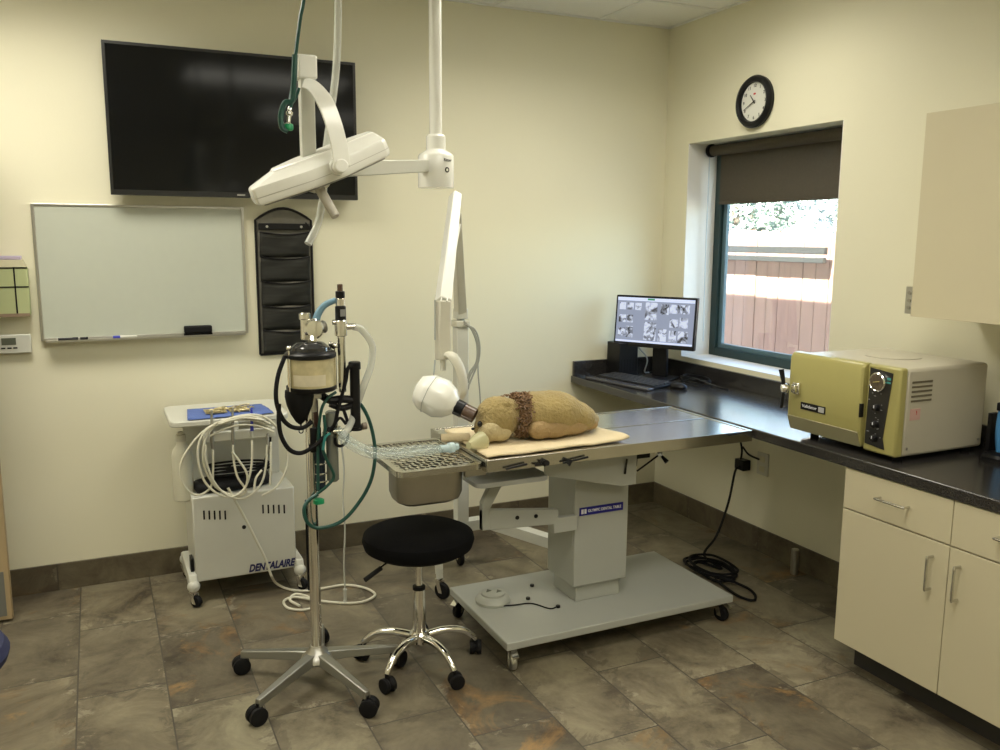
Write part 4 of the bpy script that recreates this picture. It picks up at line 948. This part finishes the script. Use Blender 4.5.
g_.tube([at(295,55,-1.555), at(294,80,-1.56), at(292,100,-1.56), at(285,103,-1.56), at(281,115,-1.56), at(282,127,-1.56), at(288,131,-1.56)], .0085, n=8).tube([at(299,88,-1.55), at(296,97,-1.55), at(291,105,-1.555), at(290,112,-1.555)], .005, n=8)
g_.done('tube', M['green'], gn)
B().lathe([(.004,0),(.006,.003),(.006,.012),(.010,.015),(.010,.022),(.006,.026),(.006,.045),(.011,.05),(.011,.058)], at(290,107,-1.555), at(288,130,-1.56)-at(290,107,-1.555), n=14).done('fitting', M['chrome'], gn)
B().lathe([(.011,0),(.013,.003),(.013,.014),(.010,.018)], at(289,124,-1.56), V(-.05,0,-1), n=14).done('collar', M['greenp'], gn)
B().lathe([(.02,-.012),(.02,-.004),(.015,-.001)], (gp[0].x,gp[0].y,H), n=16).done('ceiling_fitting', M['chrome'], gn)

# ------------------------------------------------------------------ rolling stool
st = thing('rolling_stool', 'round black cushioned stool with chrome five-spoke base', 'stool', (-1.985,-1.325,0))
so = V(-1.985,-1.325,0)
B().lathe([(.05,-.055),(.17,-.062),(.197,-.045),(.205,-.020),(.200,.0),(.175,.012),(.09,.016),(.01,.016)], so+V(0,0,.510), n=56).done('seat', M['blackfab'], st)
B().cyl(so+V(0,0,.28), so+V(0,0,.45), .0125, n=20).done('gas_rod', M['chrome'], st)
B().cyl(so+V(0,0,.115), so+V(0,0,.30), .026, .022, n=24, bev=.004).done('gas_cylinder', M['chrome'], st)
B().cyl(so+V(0,0,.296), so+V(0,0,.308), .0235, n=24).done('cylinder_collar', M['rubber'], st)
B().box((so.x-.07,so.y-.05,.438),(so.x+.07,so.y+.05,.450)).done('seat_plate', M['black'], st)
lvr = B().tube([so+V(-.04,-.02,.438), at(389,562,-1.36), at(377,570,-1.38)], .004, n=8).done('height_lever', M['chrome'], st)
B().tube([at(381,568,-1.375), at(365,580,-1.40)], .009, smooth=False, n=10).done('lever_grip', M['rubber'], lvr)
B().lathe([(.030,0),(.038,.008),(.038,.040),(.030,.048)], so+V(0,0,.085), n=24).done('hub', M['chrome'], st)
for k, a in enumerate((-141, -76, -4, 68, 145)):
    a = R(a); d = V(math.cos(a),math.sin(a),0)
    lg = B().tube([so+d*.025+V(0,0,.112), so+d*.10+V(0,0,.120), so+d*.165+V(0,0,.108), so+d*.205+V(0,0,.080), so+d*.22+V(0,0,.062)], .015, n=14, rf=lambda u: .0155-.004*u).done('leg', M['chrome'], st)
    twin(lg, so+d*.222, a+R(70))

# ------------------------------------------------------------------ anaesthesia machine
an = thing('anesthesia_machine', 'anesthesia machine on a five-wheeled pole stand with hoses', 'anesthesia machine', (-2.38,-1.30,0))
ao = V(-2.364,-1.305,0); YA = -1.305
B().lathe([(.05,0),(.058,.01),(.05,.03),(.03,.045),(.024,.06)], ao+V(0,0,.085), n=24).done('hub', M['alu'], an)
for a in (141, 217, 290, 359, 74):
    a = R(a); d = V(math.cos(a),math.sin(a),0); s = V(-d.y,d.x,0)
    b_ = B(); b_.rings([[ao+d*t+s*w_+V(0,0,z0_), ao+d*t-s*w_+V(0,0,z0_), ao+d*t-s*w_*.7+V(0,0,z1_), ao+d*t+s*w_*.7+V(0,0,z1_)] for t,w_,z0_,z1_ in ((.02,.028,.09,.125),(.10,.023,.085,.115),(.27,.015,.064,.090),(.30,.013,.058,.086))])
    lg = b_.done('leg', M['legalu'], an, bev=.003)
    twin(lg, ao+d*.297, a+(R(-20) if 2.5<a<4.5 else R(40)), r=.031, top=.07)
def zA(py, px=316): return at(px,py,YA).z
B().cyl(ao+V(0,0,.12), ao+V(0,0,zA(402)), .0200, .0165, n=24).done('pole', M['chrome'], an)
B().tube([at(306,500,YA+.01),at(307,540,YA+.01),at(309,590,YA+.01)],.004,n=6).done('side_tube', M['rubber'], an)
# pole-mounted yoke block, cylinder
def pxbox(b, x0,y0,x1,y1,Y0,Y1):
    a_ = at(x0,y0,Y0); c_ = at(x1,y1,Y0); return b.box((a_.x,Y0,c_.z),(c_.x,Y1,a_.z))
b_ = B(); pxbox(b_,310,428,322,452,-1.325,-1.285); b_.done('yoke_block', M['black'], an, bev=.004)
B().cyl(V(at(314,400,YA).x,YA,zA(455)), V(at(314,400,YA).x,YA,zA(400)), .0135, n=16).done('red_brown_tube', M['darkred'], an)
B().cyl(V(at(332,440,YA).x,YA,zA(483)), V(at(332,440,YA).x,YA,zA(412)), .021, n=20, bev=.006).done('oxygen_cylinder', mat('translucent_grey_cylinder', (.28,.30,.27), .2, .5), an)
B().cyl(V(at(318,440,YA).x,YA,zA(490)), V(at(318,440,YA).x,YA,zA(440)), .022, n=20, bev=.004).done('regulator_body', mat('dark_blue_black_regulator', (.02,.03,.045), .25), an)
b_ = B()
for py in (441,464,474,482): b_.lathe([(.024,0),(.025,.003),(.024,.006)], V(at(319,440,YA).x,YA,zA(py)), n=20)
b_.done('chrome_band', M['chrome'], an)
B().lathe([(.010,0),(.019,.003),(.019,.016),(.010,.020)], at(319,504,YA-.02), (0,0,1), n=10).done('green_knob', M['greenp'], an)
# canister
ccx = at(311,370,YA).x; cz0, cz1 = zA(385), zA(357); cr_ = (at(334,370,YA).x-at(288,370,YA).x)/2
B().cyl((ccx,YA,cz0),(ccx,YA,cz1), cr_, n=40).done('absorber_canister', M['canister'], an)
lab_ = B(); rr = []
for z in (cz0+.008, cz0+.045):
    rr.append([V(ccx+ (cr_+.001)*math.sin(R(a)), YA-(cr_+.001)*math.cos(R(a)), z) for a in range(-60,25,6)])
lab_.rings(rr, cap0=False, cap1=False, close=False); lab_.done('canister_label', M['soda'], an)
B().lathe([(cr_+.004,0),(cr_+.008,.004),(cr_+.008,.014),(cr_+.003,.020),(cr_-.01,.024)], (ccx,YA,cz1), n=40).done('top_flange', M['black'], an)
B().lathe([(cr_-.02,-.018),(cr_+.002,-.016),(cr_+.006,-.008),(cr_+.006,.0)], (ccx,YA,cz0), n=40).done('bottom_flange', M['black'], an)
B().lathe([(.066,0),(.063,.014),(.046,.028),(.03,.032)], (ccx+.0,YA,cz1+.022), n=32).done('valve_dome', mat('smoky_dome', (.03,.03,.03), .1), an)
for a in (-70, -20+180, 200-90, 75):
    a = R(a); p_ = V(ccx+math.sin(a)*(cr_+.004), YA-math.cos(a)*(cr_+.004), 0)
    B().cyl(p_+V(0,0,cz0-.015), p_+V(0,0,cz1+.03), .004, n=10).ball(p_+V(0,0,cz1+.038), .009).done('tie_rod', M['chrome'], an)
b_ = B().box((ccx-.045,YA-.02,cz0-.045),(ccx+.03,YA+.02,cz0-.026)).done('mount_plate', M['alu'], an, bev=.003)
B().cyl((ccx,YA,cz0-.09),(ccx,YA,cz0-.045),.018).done('mount_stub', M['alu'], an)
# chrome valve with round face
vx = at(311,329,YA); 
B().cyl(vx+V(-.02,0,-.035), vx+V(-.02,0,.045), .015, n=20, bev=.003).lathe([(.016,0),(.019,.003),(.019,.02),(.014,.024)], vx+V(-.02,0,.032), n=20).cyl(V(ccx+.01,YA,cz1+.045), vx+V(.0,0,-.015), .016, n=16).cyl(V(ccx,YA,cz1+.062), V(ccx,YA,cz1+.075), .03, .024, n=20).done('valve_body', M['chrome'], an)
B().lathe([(.030,0),(.035,.004),(.035,.024),(.028,.032),(.01,.034)], vx+V(.004,.012,0), (0.1,-1,.05), n=28).done('valve_face', M['chrome'], an)
bt = B().lathe([(.012,0),(.018,.006),(.018,.018),(.022,.024),(.020,.03)], vx+V(.025,.02,0), (1,.2,.15), n=16).done('hose_port', M['steeld'], an)
B().tube([at(315,326,YA+.02), at(318,314,YA+.02), at(325,305,YA+.015), at(336,300,YA)], .0125, n=12, rf=lambda u:.0145-.005*u).done('blue_hose', M['bluehose'], an)
# manifold column
mx = at(341,330,YA).x
def lz(py): return at(341,py,YA).z
def mc_(nm, p0, p1, r_, m_, bev=.002): return B().cyl((mx,YA,lz(p1)),(mx,YA,lz(p0)), r_, n=20, bev=bev).done(nm, m_, an)
mc_('relief_knob',284,292,.0095,M['brownclear']); mc_('dark_cap',291,298,.016,M['black']); mc_('valve_barrel',298,306,.016,M['chrome'])
mc_('black_barrel',306,320,.0185,M['black']); mc_('elbow_block',320,336,.021,M['chrome']); mc_('manifold_tube',335,392,.0135,M['chrome'])
B().box((mx-.006,YA-.0195,lz(316)),(mx+.012,YA-.0185,lz(309))).done('barrel_label', mat('grey_label', (.25,.25,.25), .5), an, smooth=False)
B().cyl((mx,YA,lz(327)),(mx+.05,YA,lz(327)),.011,n=14).cyl((mx,YA,lz(322)),(mx-.028,YA,lz(322)),.009,n=12).done('side_port', M['chrome'], an)
B().tube([V(mx+.045,YA,lz(327)), at(362,330,YA), at(372,345,YA), at(371,365,YA), at(364,385,YA), at(357,405,YA+.02), at(350,425,YA-.02), at(342,437,YA-.06)], .0125, n=12).done('clear_hose', M['clearhose'], an)
B().ball(at(334,346,YA), .011).cyl(at(334,346,YA), V(mx,YA,lz(346)), .006).done('black_clamp_knob', M['black'], an)
# flowmeter and its arm
fxm = at(355,390,YA).x
B().cyl((fxm,YA,at(355,428,YA).z),(fxm,YA,at(355,364,YA).z),.0175,n=20,bev=.002).lathe([(.0215,0),(.0215,.022),(.018,.026)],(fxm,YA,at(355,369,YA).z),n=20).lathe([(.022,0),(.022,.014)],(fxm,YA,at(355,430,YA).z),n=20).done('flowmeter_tube', M['black'], an)
B().lathe([(.006,0),(.013,.004),(.013,.018),(.008,.02)],(fxm+.02,YA,at(355,427,YA).z),(1,0,.05),n=14).done('flow_knob', mat('dull_brown_knob', (.2,.16,.12), .4), an)
B().tube([V(ccx+.03,YA,cz0-.035), at(330,400,YA), at(342,399,YA), V(fxm,YA,at(355,400,YA).z)], .014, n=10).tube([at(330,404,YA), at(342,408,YA), V(fxm,YA,at(355,404,YA).z)], .011, n=10).done('support_arm', M['black'], an)
B().tube([at(353,365,YA-.02), at(348,368,YA-.02), at(346,380,YA-.02), at(342,395,YA-.02), at(338,410,YA-.02), at(334,425,YA-.02), at(322,440,YA-.02)], .0065, n=8).done('black_hose', M['rubber'], an)
b_ = B(); b_.cyl(at(333,432,YA-.03), at(350,430,YA-.03), .009, n=12).cyl(at(338,426,YA-.03), at(338,438,YA-.03), .008, n=12); b_.lathe([(.010,0),(.014,.005),(.010,.02)], at(329,433,YA-.03), (-1,0,-.2), n=12)
b_.done('brass_tee', mat('dull_brass_nickel', (.5,.47,.36), .25, 1), an)
B().tube([at(335,438,YA-.03), at(336,444,YA-.03), at(341,446,YA-.03), at(347,441,YA-.03), at(348,431,YA-.03)], .0055, n=8).tube([at(334,425,YA-.03), at(340,418,YA-.03), at(346,424,YA-.03)], .005, n=8).tube([at(343,408,YA-.01), at(347,420,YA-.01), at(350,432,YA-.01)], .006, n=8).done('hose_loop', M['rubber'], an)
# black breathing bag
bx = at(300,405,YA-.0); zT, zB = at(300,389,YA).z, at(300,424,YA).z; hb_ = zT-zB
bg_ = B().lathe([(.012,-.006),(.038,.0),(.047,-hb_*.02),(.0485,-hb_*.2),(.043,-hb_*.45),(.031,-hb_*.7),(.015,-hb_*.92),(.004,-hb_)], (bx.x-.002,YA-.005,zT), n=28)
bg_.tube([(bx.x,YA-.005,zB+.01),(bx.x,YA-.005,zB-.018)], .003, n=6)
bg_.tube([V(bx.x,YA-.005,zB-.024)+V(math.cos(R(a))*.007,0,math.sin(R(a))*.007) for a in range(90,451,30)], .0018, n=5)
bg_.done('breathing_bag', M['rubber'], an)
B().tube([at(285,356,YA-.02), at(278,376,YA-.03), at(276,398,YA-.04), at(281,416,YA-.04), at(290,426,YA-.04), at(302,428,YA-.04), at(312,422,YA-.03)], .0075, n=10).tube([at(279,404,YA-.05), at(279,424,YA-.05), at(282,438,YA-.05), at(290,450,YA-.05), at(301,453,YA-.05), at(313,447,YA-.05), at(323,438,YA-.04), at(330,428,YA-.03)], .0075, n=10).done('black_hose', M['rubber'], an)
B().box(at(276,419,YA-.055), at(281,416,YA-.045)).box(at(277,430,YA-.055), at(282,427,YA-.045)).done('hose_clip', M['black'], an) if False else None
B().tube([at(336,392,YA-.02), at(328,398,YA-.025), at(322,408,YA-.03), at(319,425,YA-.03), at(318,445,YA-.03), at(318,470,YA-.03), at(318,490,YA-.03)], .0055, n=8).tube([at(324,415,YA-.04), at(325,430,YA-.04), at(322,445,YA-.04), at(326,458,YA-.04), at(331,468,YA-.04), at(334,477,YA-.04), at(327,486,YA-.04), at(317,494,YA-.03)], .0055, n=8).done('green_hose', M['green'], an)
B().tube([at(342,398,YA), at(352,398,YA+.02), at(361,405,YA+.02), at(369,420,YA+.02), at(374,440,YA+.01), at(375,458,YA), at(371,480,YA-.01), at(360,501,YA-.02), at(342,521,YA-.03), at(320,528,YA-.04), at(308,523,YA-.04), at(304,510,YA-.04), at(309,500,YA-.03), at(318,494,YA-.03)], .0065, n=10).done('green_hose', M['green'], an)
B().tube([at(330,433,YA-.05), at(325,438,YA-.05), at(323,450,YA-.05)],.005,n=8).done('teal_hose_end', mat('teal_hose', (.03,.25,.24), .4), an)
# thin clear line with tip
tl = thing('suction_line', 'thin clear line hanging beside the anesthesia pole with a tip near the floor', 'tube', at(345,600,-1.12))
B().tube([at(341,440,-1.12), at(344,470,-1.12), at(343,500,-1.12), at(345,530,-1.12), at(344,560,-1.12), at(345,588,-1.12)], .0035, n=6).done('line', M['clearhose'], tl)
B().lathe([(.004,0),(.009,.006),(.007,.014),(.006,.045),(.008,.05),(.008,.055)], at(345,588,-1.12), (0,0,-1), n=12).done('tip', M['clearhose'], tl)

# ------------------------------------------------------------------ dental cart
dc = thing('dental_cart', 'white wheeled dental unit cart with coiled white hoses', 'dental cart', (-2.47,-.3,0))
fx0, fx1, fy = -2.684, -2.252, -.43
B().box((fx0,fy,.100),(fx1,-.10,.478)).done('cabinet', M['white'], dc, bev=.006)
for x0_ in (204,263):
    sl = B()
    for i in range(5):
        p_ = at(x0_+i*5.3, 515 if x0_ < 230 else 509, fy)
        sl.box((p_.x-.0035,fy-.002,p_.z-.020),(p_.x+.0035,fy+.001,p_.z+.020))
    sl.done('vent_slots', M['black'], dc, smooth=False)
p_ = at(244,527,fy); B().cyl((p_.x,fy-.003,p_.z),(p_.x,fy+.001,p_.z),.009,n=16).done('knob_hole', M['black'], dc)
pt = at(271.5,565.5,fy); text('DENTALAIRE', .046, frame((pt.x,fy-.001,pt.z),(1,0,0),(0,0,1)), 'lettering', M['navyink'], dc, shear=.3, bold=.0020, fit=.205)
ls_ = B()
for i in range(5): ls_.box((fx1-.022+.0,fy-.001,.108+i*.009),(fx1-.002,fy,.113+i*.009))
ls_.done('striped_mark', mat('pale_grey_print', (.45,.45,.42), .5), dc, smooth=False)
sh = B(); sx0, sx1, sy0, sy1 = -2.755,-2.262,-.445,-.06
sh.rings([rrect(sx0,sy0,sx1,sy1,.04,.790), rrect(sx0,sy0,sx1,sy1,.04,.815)]); sh.done('top_shelf', M['white'], dc, bev=.005)
B().box((-2.31,-.16,.478),(-2.262,-.10,.79)).box((-2.68,-.13,.478),(-2.30,-.112,.79)).done('back_upright', M['white'], dc, bev=.004)
ft_ = B()
for x in (fx0-.030, fx1-.005):
    ft_.prism([(x,-.47,.075),(x,-.44,.14),(x,-.12,.14),(x,-.06,.115),(x,-.06,.075)],(0,0,0),(.035,0,0))
ft_.done('foot_rail', M['white'], dc, bev=.006)
B().box((fx0-.002,-.40,.12),(fx0-.016,-.34,.20)).done('side_clip', M['black'], dc, bev=.004)
for x in (fx0-.012, fx1+.012):
    for y in (-.445,-.09):
        B().ball((x,y,.092), .027).done('caster_cap', M['white'], dc)
        caster(dc,(x,y),R(-50),r=.026,top=.075)
# bottle
bo = thing('water_bottle', 'milky plastic bottle hanging at the left of the dental cart', 'bottle', (-2.72,-.30,.50))
bxx = at(182,460,-.33)
B().lathe([(.035,0),(.042,.006),(.042,.20),(.036,.225),(.020,.245),(.018,.27)], (bxx.x,-.33,at(182,500,-.33).z), n=28).done('vessel', M['bottle'], bo)
B().lathe([(.021,0),(.021,.028),(.012,.03),(.012,.04)], (bxx.x,-.33,at(182,500,-.33).z+.262), n=18).done('cap', M['ivory'], bo)
# handpieces
hbz = at(240,436,-.47)
B().box((at(203,436,-.47).x,-.485,at(230,440,-.47).z),(at(275,430,-.47).x,-.452,at(230,431,-.47).z)).box((at(236,430,-.45).x-.01,-.46,hbz.z),(at(236,430,-.45).x+.01,-.40,.80)).done('handpiece_rail', M['white'], dc, bev=.004)
def coil(name, m_, paths, r=.0048, y=-.50):
    b_ = B()
    for k, pth in enumerate(paths): b_.tube([at(px,py,y-.006*k-(.003*((i*k)%3))) for i,(px,py) in enumerate(pth)], r, n=8, sub=6)
    return b_.done(name, m_, dc)
coil('coiled_hose', M['hosewhite'], [
 [(213,450),(213,470),(212,484),(206,492),(196,495),(186,488),(180,474),(183,458),(195,440),(208,428),(225,420),(245,415),(262,416),(275,425),(285,440),(288,458),(284,475),(275,488),(262,496)],
 [(233,445),(234,462),(238,478),(246,490),(240,496),(228,494),(214,485),(205,468),(203,450),(208,434),(220,423),(238,417),(255,417),(270,424)],
 [(252,440),(252,460),(249,478),(243,490),(232,497),(218,494),(205,482),(199,465),(198,448),(204,433),(218,422)],
 [(267,445),(266,465),(262,482),(252,494),(240,499),(225,494),(213,480),(206,460),(206,445)],
 [(232,452),(240,462),(247,474),(246,486),(238,495)],
 [(271,442),(271,465),(270,485)],
 [(262,470),(256,478),(254,490)]])
coil('coiled_hose', M['hosewhite'], [[(206,434),(216,426),(236,420),(256,421),(272,428)],[(210,436),(222,430),(240,425),(258,426),(274,432)],[(207,430),(222,423),(243,418),(263,420)]], .0042, -.50)
def hp(px, p0, p1, m_, r_, lab, nm='handpiece'):
    t = thing(nm, lab, 'handpiece', at(px,p1,-.495)); a_ = at(px-.5,p0,-.485); c_ = at(px,p1,-.495); d = (a_-c_)
    B().tube([c_, c_+d*.5, a_], r_, n=10, rf=lambda u: r_*(1.15-.45*u)).done('handle', m_, t)
    B().cyl(c_+V(0,0,-.028), c_, r_*.8, r_*1.1, n=12).done('hose_collar', M['white'] if m_ is M['bluerod'] else M['hosegrey'], t)
    B().cyl(a_, a_+V(.0,-.012,.004), r_*.6, n=10).done('head', m_, t)
hp(212,411,442,M['hosegrey'],.0065,'grey dental handpiece farthest left on the cart rail')
hp(233,408,440,M['hosegrey'],.0065,'grey dental handpiece second from left on the cart rail')
hp(252,409,431,M['bluerod'],.0065,'blue dental handpiece on the cart rail')
hp(268,434,446,M['hosegrey'],.006,'short dental handpiece at the right end of the cart rail')
ss = coil('floor_hose', M['hosewhite'], [[(228,488),(236,502),(246,520),(256,540),(265,558),(271,575)]], .0055, -.50)
fh = [atz(271,578,.06), atz(276,583,.02), atz(288,589,.008), atz(305,591,.007), atz(325,588,.007), atz(345,585,.007), atz(365,588,.007), atz(375,595,.007), atz(362,602,.007), atz(340,603,.007), atz(315,600,.013), atz(295,597,.016), atz(284,601,.008), atz(288,608,.007), atz(303,610,.007), atz(316,606,.007), atz(310,598,.016), atz(296,594,.018), atz(290,600,.020), atz(300,606,.018)]
fh[0] = at(271,575,-.50)
tag(B().tube(fh, .0058, n=8, sub=8).done('air_hose', M['hosewhite']), 'off-white hose looped on the floor right of the dental cart', 'hose')
# foot pedal + cord in the cart
fp = thing('foot_pedal', 'black foot pedal with its cord stored inside the dental cart', 'foot pedal', (-2.48,-.3,.478))
B().prism([(-2.66,-.40,.479),(-2.50,-.41,.479),(-2.34,-.36,.479),(-2.33,-.25,.479),(-2.60,-.25,.479),(-2.67,-.30,.479)],(0,0,0),(.0,.0,.045)).done('shell', M['rubber'], fp, bev=.018)
cdp = B(); pts = []
for i in range(30): a = i*.8; pts.append((-2.47+.12*math.cos(a)*(1+.15*math.sin(i*1.7)), -.31+.05*math.sin(a), .532+.0018*i))
cdp.tube(pts, .005, n=6); cdp.tube([(-2.36,-.31,.56),(-2.345,-.33,.62),(-2.335,-.36,.68),(-2.345,-.40,.735),(-2.37,-.44,.755)], .005, n=6); cdp.done('cord', M['rubber'], fp)
# towel + pouches on shelf
tw = B(); rr = []
for j in range(9):
    row = []
    for i in range(27):
        u, v = i/26, j/8; x = -2.675+.335*u+.02*(.5-v)*(1 if u>.5 else -1)*abs(2*u-1); y = -.44+.23*v
        z = .8185+.006*abs(noise.noise(V(u*7,v*4,2)))+ .014*max(0,abs(2*u-1)-.6)*math.sin(v*3)
        row.append(V(x,y,z))
    rr.append(row)
tw.rings(rr, cap0=False, cap1=False, close=False); two = tw.done('surgical_towel', M['bluecl']); md = two.modifiers.new('s','SOLIDIFY'); md.thickness = .003; md.offset = 1
tag(two, 'blue surgical towel spread on top of the dental cart', 'towel')
for k, (xa, xb, lab) in enumerate(((-2.605,-2.515,'small instruments on the left half of the blue towel'),(-2.505,-2.42,'small instruments on the right half of the blue towel'))):
    b_ = B(); rn = random.Random(30+k)
    for i in range(9):
        x = rn.uniform(xa,xb-.02); y = rn.uniform(-.40,-.26); b_.tube([(x,y,.832),(x+rn.uniform(.02,.04),y+rn.uniform(-.03,.03),.834),(x+rn.uniform(.03,.06),y+rn.uniform(-.04,.04),.833)], .003, n=5, sub=3)
    b_.box((xa,-.38,.828),(xb,-.28,.8295))
    tag(b_.done('instrument_set', mat('burs_and_tips_%d' % k, (.45,.38,.20), .35, .4, nv=.4, ns=80)), lab, 'instruments')
